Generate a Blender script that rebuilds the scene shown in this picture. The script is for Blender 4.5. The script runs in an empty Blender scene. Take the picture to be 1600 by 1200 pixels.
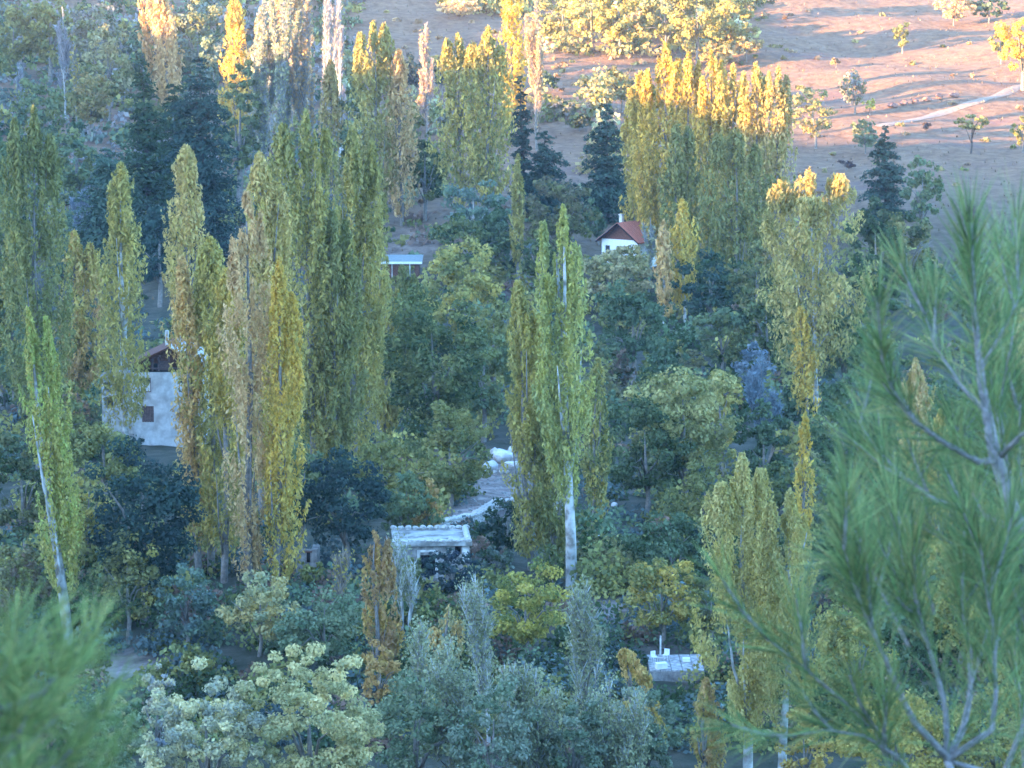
import bpy, math
import numpy as np
from mathutils import Vector, Matrix

SC = bpy.context.scene
COL = SC.collection
R = math.radians
rng = np.random.default_rng(11)

# ------------------------------------------------------------ camera, sky, sun, exposure
F = 4537.0                      # focal length in pixels of a 1600 px wide picture
PITCH = R(8.0)
cam_d = bpy.data.cameras.new('camera')
cam_d.sensor_width = 36.0
cam_d.lens = F / 1600 * 36.0
cam_d.clip_start = 0.2
cam_d.clip_end = 6000
cam_d.dof.use_dof = True
cam_d.dof.focus_distance = 190.0
cam_d.dof.aperture_fstop = 14.5
cam = bpy.data.objects.new('camera', cam_d)
cam.location = (0, 0, 0)
cam.rotation_euler = (R(90) - PITCH, 0, 0)
COL.objects.link(cam)
SC.camera = cam

SUN_EL = 6.8                    # low evening sun over the ridge on the left
SUN_AZ = 28.0                   # light travels towards +x and a little away from the camera
world = bpy.data.worlds.new('World')
SC.world = world
world.use_nodes = True
wn = world.node_tree
wn.nodes.clear()
sky = wn.nodes.new('ShaderNodeTexSky')
sky.sky_type = 'NISHITA'
sky.sun_disc = False
sky.sun_elevation = R(SUN_EL)
sky.sun_rotation = R(270 - SUN_AZ)
sky.altitude = 900
sky.air_density = 1.0
sky.dust_density = 1.0
sky.ozone_density = 3.3
bg = wn.nodes.new('ShaderNodeBackground')
bg.inputs['Strength'].default_value = 0.15
wo = wn.nodes.new('ShaderNodeOutputWorld')
wn.links.new(sky.outputs[0], bg.inputs[0])
wn.links.new(bg.outputs[0], wo.inputs[0])

sd = bpy.data.lights.new('sun', 'SUN')
sd.energy = 2.7
sd.angle = R(0.5)
sd.color = (1.0, 0.60, 0.26)
sun = bpy.data.objects.new('sun', sd)
ldir = Vector((math.cos(R(SUN_AZ)) * math.cos(R(SUN_EL)), math.sin(R(SUN_AZ)) * math.cos(R(SUN_EL)), -math.sin(R(SUN_EL))))
sun.rotation_euler = ldir.to_track_quat('-Z', 'Y').to_euler()
sun.location = (-200, 0, 80)
COL.objects.link(sun)

SC.view_settings.view_transform = 'Standard'
SC.view_settings.look = 'None'
SC.view_settings.exposure = 4.15
SC.view_settings.gamma = 1.0
SC.view_settings.use_curve_mapping = False
SC.render.engine = 'CYCLES'
SC.cycles.use_denoising = True
SC.cycles.max_bounces = 6
SC.cycles.diffuse_bounces = 3
SC.cycles.transmission_bounces = 3
SC.cycles.volume_bounces = 0
SC.cycles.filter_width = 1.6
HAZE_ON = True

# ------------------------------------------------------------ helpers: pixels to ground
CP, SP = math.cos(PITCH), math.sin(PITCH)
def ray(px, py):
    a = (px - 800.0) / F; b = -(py - 600.0) / F
    return np.array([a, CP + b * SP, -SP + b * CP])
def zrow(py, D):
    return -D * math.tan(PITCH + math.atan((py - 600) / F))
ROWS = [(1300, 120), (1200, 132), (1100, 142), (1000, 154), (900, 172), (800, 203), (700, 243), (600, 284), (500, 325),
        (400, 368), (300, 420), (250, 450), (200, 482), (100, 548), (0, 618), (-150, 730), (-400, 930)]
PY = [-60, 0, 10, 60] + [d for p, d in ROWS] + [1500]
PZ = [8, -1.9, -4.6, -19.5] + [zrow(p, d) for p, d in ROWS] + [150]
_fy = np.arange(-60, 1500, 1.0)
_fz = np.interp(_fy, PY, PZ)
_k = np.hanning(31); _k /= _k.sum()
_fs = np.convolve(np.pad(_fz, 15, mode='edge'), _k, 'valid')
_fs = np.where(_fy < 90, _fz, _fs)
RIDGE_X = -230.0
CRY = [-400, -60, 20, 80, 110, 134, 160, 200, 240, 270, 300, 326, 360, 389, 430, 489, 600, 800, 1000]
CRZ = [80, 48, 32, 24, 19, 10.5, 14, 18, 18, 17.8, 14.5, 10, 9, 10.5, 15, 23, 32, 48, 66]
def ground(x, y):
    x = np.asarray(x, float); y = np.asarray(y, float)
    z = np.interp(y, _fy, _fs)
    far = np.clip((y - 90) / 80, 0, 1)
    z = z + (far - .6 * np.clip((y - 430) / 60, 0, 1)) * (0.45 * np.sin(x * .11 + y * .05) + 0.35 * np.sin(x * .23 - y * .031 + 1.3) + 0.2 * np.sin(x * .41 + y * .21 + 2.0))
    up = np.clip((y - 430) / 90, 0, 1)
    z = z + up * (0.9 * np.sin(x * .07 - y * .045 + .6) + 0.5 * np.sin(x * .15 + y * .09) + .35 * np.sin(y * .33 + .9 * np.sin(x * .05)))
    # the ridge that keeps the evening sun off the valley floor, left of the view
    cr = np.interp(y, CRY, CRZ) + .8 * np.sin(y * .17 + 1) + .5 * np.sin(y * .41)
    t = np.clip((-x - 120) / (-RIDGE_X - 120), 0, 1); t = t * t * (3 - 2 * t)
    z = z * (1 - t) + cr * t
    return z
def hit(px, py):
    d = ray(px, py)
    ys = np.arange(95, 1200, 1.0)
    t = ys / d[1]
    f = t * d[2] - ground(t * d[0], ys)
    i = np.argmax(f < 0)
    a, b = ys[max(i - 1, 0)], ys[i]
    for _ in range(12):
        m = (a + b) / 2; tm = m / d[1]
        if tm * d[2] - ground(tm * d[0], m) < 0: b = m
        else: a = m
    t = a / d[1]
    x = t * d[0]
    return Vector((x, a, float(ground(x, a))))
def at(px, py, Y):                 # the point seen at a pixel, on the upright plane y = Y
    d = ray(px, py); t = Y / d[1]
    return Vector((t * d[0], Y, t * d[2]))
def ppm(Y):                        # pixels (of 1600) per metre at distance Y
    return F / (Y * 1.0)

# ------------------------------------------------------------ materials
def mat(name, rough=0.8):
    m = bpy.data.materials.new(name); m.use_nodes = True
    nt = m.node_tree; b = nt.nodes['Principled BSDF']
    b.inputs['Roughness'].default_value = rough
    b.inputs['Specular IOR Level'].default_value = 0.2
    return m, nt, b
def noise_mat(name, c1, c2, scale=2.0, rough=0.85, bump=0.0, c3=None, detail=6, s3=0.3):
    m, nt, b = mat(name, rough)
    tc = nt.nodes.new('ShaderNodeTexCoord')
    n = nt.nodes.new('ShaderNodeTexNoise'); n.inputs['Scale'].default_value = scale; n.inputs['Detail'].default_value = detail
    n.inputs['Roughness'].default_value = .65
    r = nt.nodes.new('ShaderNodeValToRGB')
    r.color_ramp.elements[0].position = .36; r.color_ramp.elements[1].position = .64
    r.color_ramp.elements[0].color = (*c1, 1); r.color_ramp.elements[1].color = (*c2, 1)
    nt.links.new(tc.outputs['Object'], n.inputs['Vector']); nt.links.new(n.outputs['Fac'], r.inputs['Fac'])
    out = r.outputs['Color']
    if c3:
        n3 = nt.nodes.new('ShaderNodeTexNoise'); n3.inputs['Scale'].default_value = scale * s3; n3.inputs['Detail'].default_value = 5
        nt.links.new(tc.outputs['Object'], n3.inputs['Vector'])
        r3 = nt.nodes.new('ShaderNodeValToRGB'); r3.color_ramp.elements[0].position = .45; r3.color_ramp.elements[1].position = .62
        nt.links.new(n3.outputs['Fac'], r3.inputs['Fac'])
        mx = nt.nodes.new('ShaderNodeMix'); mx.data_type = 'RGBA'
        nt.links.new(r3.outputs['Color'], mx.inputs['Factor']); nt.links.new(out, mx.inputs['A'])
        mx.inputs['B'].default_value = (*c3, 1); out = mx.outputs['Result']
    nt.links.new(out, b.inputs['Base Color'])
    if bump:
        bp = nt.nodes.new('ShaderNodeBump'); bp.inputs['Strength'].default_value = bump; bp.inputs['Distance'].default_value = .1
        nt.links.new(n.outputs['Fac'], bp.inputs['Height']); nt.links.new(bp.outputs['Normal'], b.inputs['Normal'])
    return m
def leaf_mat(name, trans=0.3, rough=.7):
    m = bpy.data.materials.new(name); m.use_nodes = True
    nt = m.node_tree; nt.nodes.clear()
    at_ = nt.nodes.new('ShaderNodeAttribute'); at_.attribute_name = 'leaf_colour'
    geo = nt.nodes.new('ShaderNodeTexCoord')
    n = nt.nodes.new('ShaderNodeTexNoise'); n.inputs['Scale'].default_value = 9.0; n.inputs['Detail'].default_value = 3
    nt.links.new(geo.outputs['Object'], n.inputs['Vector'])
    hs = nt.nodes.new('ShaderNodeHueSaturation')
    mr = nt.nodes.new('ShaderNodeMapRange'); mr.inputs['To Min'].default_value = .85; mr.inputs['To Max'].default_value = 1.15
    nt.links.new(n.outputs['Fac'], mr.inputs['Value']); nt.links.new(mr.outputs['Result'], hs.inputs['Value'])
    nt.links.new(at_.outputs['Color'], hs.inputs['Color'])
    d = nt.nodes.new('ShaderNodeBsdfDiffuse'); t = nt.nodes.new('ShaderNodeBsdfTranslucent')
    g = nt.nodes.new('ShaderNodeBsdfGlossy'); g.inputs['Roughness'].default_value = .5
    g.inputs['Color'].default_value = (.8, .8, .8, 1)
    mx = nt.nodes.new('ShaderNodeMixShader'); mx.inputs[0].default_value = trans
    m2 = nt.nodes.new('ShaderNodeMixShader'); m2.inputs[0].default_value = .015
    o = nt.nodes.new('ShaderNodeOutputMaterial')
    nt.links.new(hs.outputs['Color'], d.inputs['Color']); nt.links.new(hs.outputs['Color'], t.inputs['Color'])
    nt.links.new(d.outputs[0], mx.inputs[1]); nt.links.new(t.outputs[0], mx.inputs[2])
    nt.links.new(mx.outputs[0], m2.inputs[1]); nt.links.new(g.outputs[0], m2.inputs[2])
    nt.links.new(m2.outputs[0], o.inputs['Surface'])
    return m
M = {}
M['leaf'] = leaf_mat('foliage')
M['needle'] = leaf_mat('pine_needles', .12, .5)
M['bark_white'] = noise_mat('pale_poplar_bark', (.42, .41, .38), (.60, .59, .56), 3.5, bump=.4, c3=(.20, .18, .15), s3=.5)
M['bark_grey'] = noise_mat('grey_bark', (.14, .12, .10), (.27, .24, .21), 4.0, bump=.5)
M['bark_dark'] = noise_mat('dark_bark', (.05, .04, .035), (.11, .09, .075), 4.0, bump=.5)
M['bark_pine'] = noise_mat('pine_twig_bark', (.24, .21, .20), (.42, .38, .37), 60.0, bump=.6)
M['stone'] = noise_mat('limewashed_stone', (.52, .50, .48), (.68, .66, .64), 2.2, bump=.6, c3=(.40, .37, .35), s3=.4)
M['stone_pale'] = noise_mat('pale_limestone', (.50, .48, .44), (.70, .68, .64), 3.0, bump=.6, c3=(.33, .31, .28), s3=.6)
M['stone_grey'] = noise_mat('weathered_grey_stone', (.12, .11, .105), (.34, .32, .29), 2.2, bump=.6)
M['timber'] = noise_mat('brown_timber', (.09, .04, .03), (.19, .085, .06), 6.0, bump=.3)
M['timber_red'] = noise_mat('reddish_board', (.10, .065, .06), (.18, .12, .11), 5.0, bump=.3)
M['white'] = noise_mat('white_paint', (.66, .66, .64), (.80, .80, .78), 4.0)
M['dark'] = noise_mat('interior_shade_dark_board', (.012, .012, .014), (.03, .028, .03), 2.0)  # near-black: paints the shade inside openings, also colours the dark boards
M['tin'] = noise_mat('pale_roof_sheet', (.28, .27, .26), (.42, .41, .40), 2.0, rough=.5)
M['teal'] = noise_mat('teal_painted_metal', (.15, .18, .18), (.22, .26, .26), 3.0, rough=.5)
M['concrete'] = noise_mat('weathered_concrete', (.32, .31, .29), (.52, .51, .48), 1.6, bump=.4, c3=(.18, .17, .15), s3=.7)
# red clay tiles: rows of courses in the material (each tile is about 3 px)
def tile_mat():
    m, nt, b = mat('red_clay_tiles')
    tc = nt.nodes.new('ShaderNodeTexCoord')
    w = nt.nodes.new('ShaderNodeTexBrick'); w.inputs['Scale'].default_value = 3.0
    w.inputs['Color1'].default_value = (.60, .20, .12, 1); w.inputs['Color2'].default_value = (.48, .15, .10, 1); w.inputs['Mortar'].default_value = (.10, .04, .03, 1)
    nt.links.new(tc.outputs['Object'], w.inputs['Vector']); nt.links.new(w.outputs['Color'], b.inputs['Base Color'])
    return m
M['tile'] = tile_mat()
g = M['glass'] = mat('window_glass', .1)[0]
g.node_tree.nodes['Principled BSDF'].inputs['Base Color'].default_value = (.05, .06, .07, 1)

# ground: valley soil and litter low down, dry grass with bare earth on the open hillside
def ground_mat():
    m, nt, b = mat('hillside_earth', .95)
    L = nt.links.new
    tc = nt.nodes.new('ShaderNodeTexCoord')
    def noise(s, d=6):
        n = nt.nodes.new('ShaderNodeTexNoise'); n.inputs['Scale'].default_value = s; n.inputs['Detail'].default_value = d
        n.inputs['Roughness'].default_value = .7
        L(tc.outputs['Object'], n.inputs['Vector']); return n
    def ramp(src, *st):
        r = nt.nodes.new('ShaderNodeValToRGB'); e = r.color_ramp.elements
        e[0].position, e[0].color = st[0][0], (*st[0][1], 1); e[1].position, e[1].color = st[-1][0], (*st[-1][1], 1)
        for p, c in st[1:-1]:
            k = e.new(p); k.color = (*c, 1)
        L(src, r.inputs['Fac']); return r
    def mix(f, a, bb):
        x = nt.nodes.new('ShaderNodeMix'); x.data_type = 'RGBA'
        L(f, x.inputs['Factor']); L(a, x.inputs['A']); L(bb, x.inputs['B']); return x.outputs['Result']
    n1, n2, n3 = noise(.55, 9), noise(.06, 5), noise(2.4, 4)
    dry = ramp(n1.outputs['Fac'], (.3, (.12, .062, .036)), (.5, (.215, .125, .072)), (.72, (.30, .19, .11)))
    red = ramp(n3.outputs['Fac'], (.35, (.12, .055, .045)), (.65, (.20, .115, .09)))
    f2 = ramp(n2.outputs['Fac'], (.56, (0, 0, 0)), (.66, (.75, .75, .75)))
    up = mix(f2.outputs['Color'], dry.outputs['Color'], red.outputs['Color'])
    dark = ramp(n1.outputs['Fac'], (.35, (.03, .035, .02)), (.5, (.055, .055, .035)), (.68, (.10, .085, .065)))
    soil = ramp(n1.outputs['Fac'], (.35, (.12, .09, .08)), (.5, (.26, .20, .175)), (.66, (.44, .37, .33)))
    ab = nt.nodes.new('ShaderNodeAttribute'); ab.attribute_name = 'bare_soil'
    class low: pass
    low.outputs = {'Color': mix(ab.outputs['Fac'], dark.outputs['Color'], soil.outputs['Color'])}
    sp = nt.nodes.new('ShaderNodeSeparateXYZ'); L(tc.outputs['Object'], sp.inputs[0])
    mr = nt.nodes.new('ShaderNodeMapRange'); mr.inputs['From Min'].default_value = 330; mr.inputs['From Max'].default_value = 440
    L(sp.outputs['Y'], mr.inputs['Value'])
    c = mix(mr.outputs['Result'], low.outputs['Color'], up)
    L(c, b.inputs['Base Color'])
    bp = nt.nodes.new('ShaderNodeBump'); bp.inputs['Strength'].default_value = .8; bp.inputs['Distance'].default_value = .5
    L(n1.outputs['Fac'], bp.inputs['Height']); L(bp.outputs['Normal'], b.inputs['Normal'])
    return m
M['ground'] = ground_mat()

# ------------------------------------------------------------ helpers: objects
def tag(o, label=None, cat=None, group=None, kind=None):
    if label: o['label'] = label
    if cat: o['category'] = cat
    if group: o['group'] = group
    if kind: o['kind'] = kind
    return o
def empty(name, loc, rz=0):
    o = bpy.data.objects.new(name, None); o.location = loc; o.rotation_euler = (0, 0, rz)
    o.empty_display_size = .5; COL.objects.link(o); return o
def new_mesh(name, V, faces, material, parent=None, smooth=False):
    me = bpy.data.meshes.new(name)
    me.from_pydata([tuple(v) for v in V], [], faces); me.update()
    if material: me.materials.append(material)
    if smooth: me.shade_smooth()
    o = bpy.data.objects.new(name, me); COL.objects.link(o)
    if parent: o.parent = parent
    return o
def quad_mesh(name, C, U, W, colr, material, parent=None):
    """Leaf-sized diamond faces: centres C, half axes U and W, one colour each."""
    n = len(C)
    V = np.empty((n, 4, 3), np.float32)
    V[:, 0] = C + U; V[:, 1] = C + W; V[:, 2] = C - U; V[:, 3] = C - W
    me = bpy.data.meshes.new(name)
    me.vertices.add(n * 4); me.vertices.foreach_set('co', V.ravel())
    me.loops.add(n * 4); me.loops.foreach_set('vertex_index', np.arange(n * 4, dtype=np.int32))
    me.polygons.add(n); me.polygons.foreach_set('loop_start', np.arange(0, n * 4, 4, dtype=np.int32))
    me.update(calc_edges=True)
    ca = me.attributes.new('leaf_colour', 'FLOAT_COLOR', 'POINT')
    c4 = np.ones((n, 4, 4), np.float32); c4[:, :, :3] = colr[:, None, :]
    ca.data.foreach_set('color', c4.ravel())
    me.materials.append(material)
    o = bpy.data.objects.new(name, me); COL.objects.link(o)
    if parent: o.parent = parent
    o['kind'] = 'stuff'
    return o
class MB:
    """collects boxes, tubes, prisms; build() links them as one mesh"""
    def __init__(s): s.V = []; s.F = []
    def add(s, V, Fc):
        k = len(s.V); s.V += [tuple(v) for v in V]; s.F += [tuple(i + k for i in f) for f in Fc]
    def box(s, x0, x1, y0, y1, z0, z1):
        V = [(x, y, z) for z in (z0, z1) for y in (y0, y1) for x in (x0, x1)]
        s.add(V, [(0, 2, 3, 1), (4, 5, 7, 6), (0, 1, 5, 4), (1, 3, 7, 5), (3, 2, 6, 7), (2, 0, 4, 6)])
    def tube(s, pts, rads, n=7):
        P = [Vector(p) for p in pts]; V = []; Fc = []
        for i, p in enumerate(P):
            d = (P[min(i + 1, len(P) - 1)] - P[max(i - 1, 0)]).normalized()
            a = d.cross(Vector((0, 1, 0.13))).normalized(); b = d.cross(a)
            for k in range(n):
                t = 2 * math.pi * k / n
                V.append(p + (a * math.cos(t) + b * math.sin(t)) * rads[i])
        for i in range(len(P) - 1):
            for k in range(n):
                Fc.append((i * n + k, i * n + (k + 1) % n, (i + 1) * n + (k + 1) % n, (i + 1) * n + k))
        Fc.append(tuple(range(n - 1, -1, -1))); Fc.append(tuple(range((len(P) - 1) * n, len(P) * n)))
        s.add(V, Fc)
    def slab(s, P, t):              # a quad (4 points) thickened downwards
        a = [Vector(p) for p in P]; b = [p - Vector((0, 0, t)) for p in a]
        s.add(a + b, [(0, 1, 2, 3), (7, 6, 5, 4), (0, 4, 5, 1), (1, 5, 6, 2), (2, 6, 7, 3), (3, 7, 4, 0)])
    def wall(s, x0, x1, z0, z1, y, th, holes=()):
        """upright wall in the local xz plane with real openings"""
        xs = sorted({x0, x1, *[h[0] for h in holes], *[h[1] for h in holes]}); zs = sorted({z0, z1, *[h[2] for h in holes], *[h[3] for h in holes]})
        def solid(i, j):
            if i < 0 or j < 0 or i >= len(xs) - 1 or j >= len(zs) - 1: return False
            cx, cz = (xs[i] + xs[i + 1]) / 2, (zs[j] + zs[j + 1]) / 2
            return not any(h[0] < cx < h[1] and h[2] < cz < h[3] for h in holes)
        for i in range(len(xs) - 1):
            for j in range(len(zs) - 1):
                if not solid(i, j): continue
                a, b, c, d = xs[i], xs[i + 1], zs[j], zs[j + 1]
                s.add([(a, y, c), (b, y, c), (b, y, d), (a, y, d)], [(0, 1, 2, 3)])
                s.add([(a, y + th, c), (b, y + th, c), (b, y + th, d), (a, y + th, d)], [(3, 2, 1, 0)])
                if not solid(i - 1, j): s.add([(a, y, c), (a, y, d), (a, y + th, d), (a, y + th, c)], [(0, 1, 2, 3)])
                if not solid(i + 1, j): s.add([(b, y, c), (b, y + th, c), (b, y + th, d), (b, y, d)], [(0, 1, 2, 3)])
                if not solid(i, j - 1): s.add([(a, y, c), (a, y + th, c), (b, y + th, c), (b, y, c)], [(0, 1, 2, 3)])
                if not solid(i, j + 1): s.add([(a, y, d), (b, y, d), (b, y + th, d), (a, y + th, d)], [(0, 1, 2, 3)])
    def build(s, name, material, parent=None, smooth=False):
        return new_mesh(name, s.V, s.F, material, parent, smooth)

# ------------------------------------------------------------ ground sheet
def build_ground():
    xs = np.concatenate([np.arange(-520, -130, 8.0), np.arange(-130, 150, 1.6), np.arange(150, 620, 12.0)])
    ys = np.concatenate([np.arange(-420, -60, 12.0), np.arange(-60, 100, 4.0), np.arange(100, 640, 2.2), np.arange(640, 1400, 12.0)])
    X, Y = np.meshgrid(xs, ys)
    Z = ground(X, Y)
    fine = np.clip((Y - 100) / 30, 0, 1) * (np.abs(X) < 150)
    Z = Z + fine * rng.normal(0, 1, Z.shape) * np.where(Y > 420, .035, .07)
    nx, ny = len(xs), len(ys)
    V = np.stack([X, Y, Z], -1).reshape(-1, 3).astype(np.float32)
    i = np.arange(nx - 1)[None, :] + np.arange(ny - 1)[:, None] * nx
    Q = np.stack([i, i + 1, i + 1 + nx, i + nx], -1).reshape(-1, 4).astype(np.int32)
    me = bpy.data.meshes.new('ground')
    me.vertices.add(len(V)); me.vertices.foreach_set('co', V.ravel())
    me.loops.add(Q.size); me.loops.foreach_set('vertex_index', Q.ravel())
    me.polygons.add(len(Q)); me.polygons.foreach_set('loop_start', np.arange(0, Q.size, 4, dtype=np.int32))
    me.update(calc_edges=True); me.shade_smooth()
    me.materials.append(M['ground'])
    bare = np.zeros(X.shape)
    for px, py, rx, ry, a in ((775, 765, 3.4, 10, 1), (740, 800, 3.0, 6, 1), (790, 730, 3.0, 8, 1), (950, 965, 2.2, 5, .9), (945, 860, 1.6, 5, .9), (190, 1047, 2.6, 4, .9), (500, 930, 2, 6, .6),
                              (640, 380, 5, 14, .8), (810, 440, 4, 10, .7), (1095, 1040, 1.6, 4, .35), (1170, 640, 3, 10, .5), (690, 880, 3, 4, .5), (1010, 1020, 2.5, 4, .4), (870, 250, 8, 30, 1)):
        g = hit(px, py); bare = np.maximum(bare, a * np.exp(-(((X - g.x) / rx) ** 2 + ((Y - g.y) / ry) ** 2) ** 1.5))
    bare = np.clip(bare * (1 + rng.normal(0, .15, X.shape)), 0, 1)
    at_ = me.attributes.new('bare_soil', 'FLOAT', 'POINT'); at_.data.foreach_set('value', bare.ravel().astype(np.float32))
    o = bpy.data.objects.new('ground', me); COL.objects.link(o)
    tag(o, 'valley floor and dry hillside under the trees', kind='structure')
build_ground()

# ------------------------------------------------------------ foliage builders
def unit(n):
    v = rng.normal(size=(n, 3)); return v / np.linalg.norm(v, axis=1)[:, None]
def leaves(name, C, out, size, ca, cb, parent, origin, flat=.5, elong=.65, mixf=None, material=None, vert=0.0, jit=.13):
    """diamond leaves at C; their normals lean to `out`."""
    n = len(C)
    N = out * flat + unit(n) * (1 - flat) * 1.3
    N /= np.linalg.norm(N, axis=1)[:, None] + 1e-9
    A = unit(n); A[:, 2] += vert * np.sign(rng.random(n) - .3)
    A -= (A * N).sum(1)[:, None] * N; A /= np.linalg.norm(A, axis=1)[:, None] + 1e-9
    B = np.cross(N, A)
    s = size * rng.uniform(.55, 1.35, n)[:, None]
    if mixf is None:                 # patches of the second colour run through the crown
        ph = rng.uniform(0, 6, 3); sc = max(size * 9, 1.2)
        mixf = .5 + .33 * np.sin(C[:, 0] / sc + ph[0]) + .33 * np.sin(C[:, 2] / (sc * 1.9) + ph[1]) + .2 * np.sin(C[:, 1] / sc + ph[2]) + rng.normal(0, .22, n)
    f = np.clip(mixf, 0, 1)[:, None]
    col = np.array(ca)[None] * (1 - f) + np.array(cb)[None] * f
    col = col * np.exp(rng.normal(0, jit, n))[:, None]
    return quad_mesh(name, (C - np.array(origin)).astype(np.float32), A * s * .62, B * s * elong * .62, np.clip(col, .004, .9).astype(np.float32), material or M['leaf'], parent)

def leaf_size(Y, px=3.3):
    return px / (ppm(Y) * .64)
POPF = ([0, .05, .15, .45, .72, .87, .95, 1.0], [.6, .85, 1.0, 1.0, .9, .64, .36, .08])
def trunk_curve(base, top, n=8, wob=.15):
    P = []
    ph = rng.uniform(0, 6)
    for i in range(n):
        t = i / (n - 1)
        p = base.lerp(top, t); w = wob * math.sin(t * 5 + ph) * math.sin(t * math.pi)
        P.append(Vector((p.x + w, p.y + w * .5, p.z)))
    return P
def frame(bx, by, tx, ty):
    base = hit(bx, by); top = at(tx, ty, base.y)
    return base, top
def start(name, label, cat, base, group=None):
    e = empty(name, base); tag(e, label, cat, group); return e
def poplar(label, b, t, w, ca, cb, crown=.06, tips=1, dens=1.0, bark='bark_grey', tr=None, limbs=4, gap=0.0, group=None, px=3.4, tipd=.12):
    base, top = frame(*b, *t); Y = base.y; H = (top - base).length; Rm = w / 2 / ppm(Y) * 1.42
    e = start('poplar_tree', label, 'tree', base, group)
    o = Vector(base); ax = top - base
    r0 = tr or max(.13, H * .011)
    P = trunk_curve(Vector(), ax * .93, 8)
    m = MB(); m.tube([P[0] - Vector((0, 0, .6))] + P, [r0 * 1.35] + [r0 * (1 - i / 7.6) + .02 for i in range(8)], 8)
    m.build('trunk', M[bark], e, True)
    for k in range(limbs):
        m = MB()
        t0 = crown + .02 + .5 * rng.random(); a = rng.uniform(0, 2 * math.pi); L = rng.uniform(.2, .36)
        p0 = ax * t0; rr = Rm * rng.uniform(.25, .5)
        p2 = ax * min(t0 + L, .86) + Vector((math.cos(a) * rr, math.sin(a) * rr, 0)); p1 = p0.lerp(p2, .4) + Vector((math.cos(a), math.sin(a), 0)) * rr * .25
        m.tube([p0, p1, p2], [r0 * .42, r0 * .3, .02], 5); m.build('limb', M[bark], e, True)
    # flame-shaped sprays rising steeply from the stems
    stems = [(0.0, 0.0, 1.0, 1.0)]
    for k in range(tips - 1):
        a = rng.uniform(0, 2 * math.pi) if tips > 3 else (k + .3 * rng.random()) * math.pi
        stems.append((math.cos(a) * Rm * rng.uniform(.4, .62), math.sin(a) * Rm * .5, 1 - rng.uniform(.02, tipd), rng.uniform(.55, .75)))
    if tips > 1: stems[0] = (0, 0, 1, .66)
    if tips > 4: stems = [(0, 0, 1, .46)] + [(math.cos(2.4 * k + .4) * Rm * .58, math.sin(2.4 * k + .4) * Rm * .5, 1 - .045 * k, .46) for k in range(1, tips)]
    C = []; O = []; MF = []
    sz = leaf_size(Y, px)
    area = H * (1 - crown) * Rm * 2 * .75
    ntot = int(area / (sz * sz * .42) * 3.9 * dens)
    npl = int((44 + H * 4.2) * (1 - gap * .5))
    per = max(20, int(ntot / npl))
    axn = np.array(ax); lph = rng.uniform(0, 6)
    for k in range(npl):
        sx, sy, sh, sr = stems[k % len(stems)]
        t0 = crown + (1 - crown) * (rng.random() ** .95) * .93
        if k < len(stems) * 3: t0 = crown + (1 - crown) * (.80 + .04 * (k // len(stems)))
        t0 = (t0 - crown) * sh + crown
        L = (1 - crown) * rng.uniform(.10, .26) * (1 if t0 < .8 else .8)
        t1 = min(t0 + L, (sh - crown) * 1.0 + crown)
        tt = (t1 - crown) / ((1 - crown) * sh)
        lump = 1 + .2 * math.sin(t0 * 17 + lph) + .1 * math.sin(t0 * 41 + lph * 2)
        f0 = lump * np.interp((t0 - crown) / ((1 - crown) * sh), *POPF); f1 = lump * np.interp(tt, *POPF)
        a = rng.uniform(0, 2 * math.pi)
        e0 = rng.uniform(.1, .55) * f0; e1 = rng.uniform(.6, 1.02) * f1
        if k < len(stems): e0 = e1 = .02; t1 = sh
        s = rng.beta(1.3, 1.25, per)
        rp = Rm * sr * rng.uniform(.2, .38) * np.sin(np.clip(s, .02, .98) ** .75 * math.pi) ** .7 + .03
        if tt > .85: rp *= .6
        rad = Rm * sr * (e0 + (e1 - e0) * s)
        sw = np.clip((t0 + (t1 - t0) * s - crown) / .3, 0, 1)
        c = axn[None] * (t0 + (t1 - t0) * s)[:, None]
        c[:, 0] += sx * sw + np.cos(a) * rad; c[:, 1] += sy * sw + np.sin(a) * rad
        off = unit(per) * (rng.random(per) ** .4)[:, None] * rp[:, None]
        c += off
        ou = off / (rp[:, None] + 1e-6) + np.array([math.cos(a), math.sin(a), .3]) * .5
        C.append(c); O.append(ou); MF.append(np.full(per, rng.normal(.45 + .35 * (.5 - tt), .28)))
    C = np.concatenate(C); O = np.concatenate(O); MF = np.concatenate(MF)
    O /= np.linalg.norm(O, axis=1)[:, None] + 1e-9
    if gap > 0:
        ph = rng.uniform(0, 6, 2)
        keep = (np.sin(C[:, 0] * 2.3 + C[:, 2] * .9 + ph[0]) + np.sin(C[:, 2] * 1.7 - C[:, 1] * 2 + ph[1])) * .25 + .5 > gap * rng.uniform(.6, 1.3, len(C))
        C, O, MF = C[keep], O[keep], MF[keep]
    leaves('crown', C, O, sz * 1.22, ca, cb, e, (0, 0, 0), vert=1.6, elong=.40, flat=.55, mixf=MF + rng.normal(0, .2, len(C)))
    return e

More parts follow.
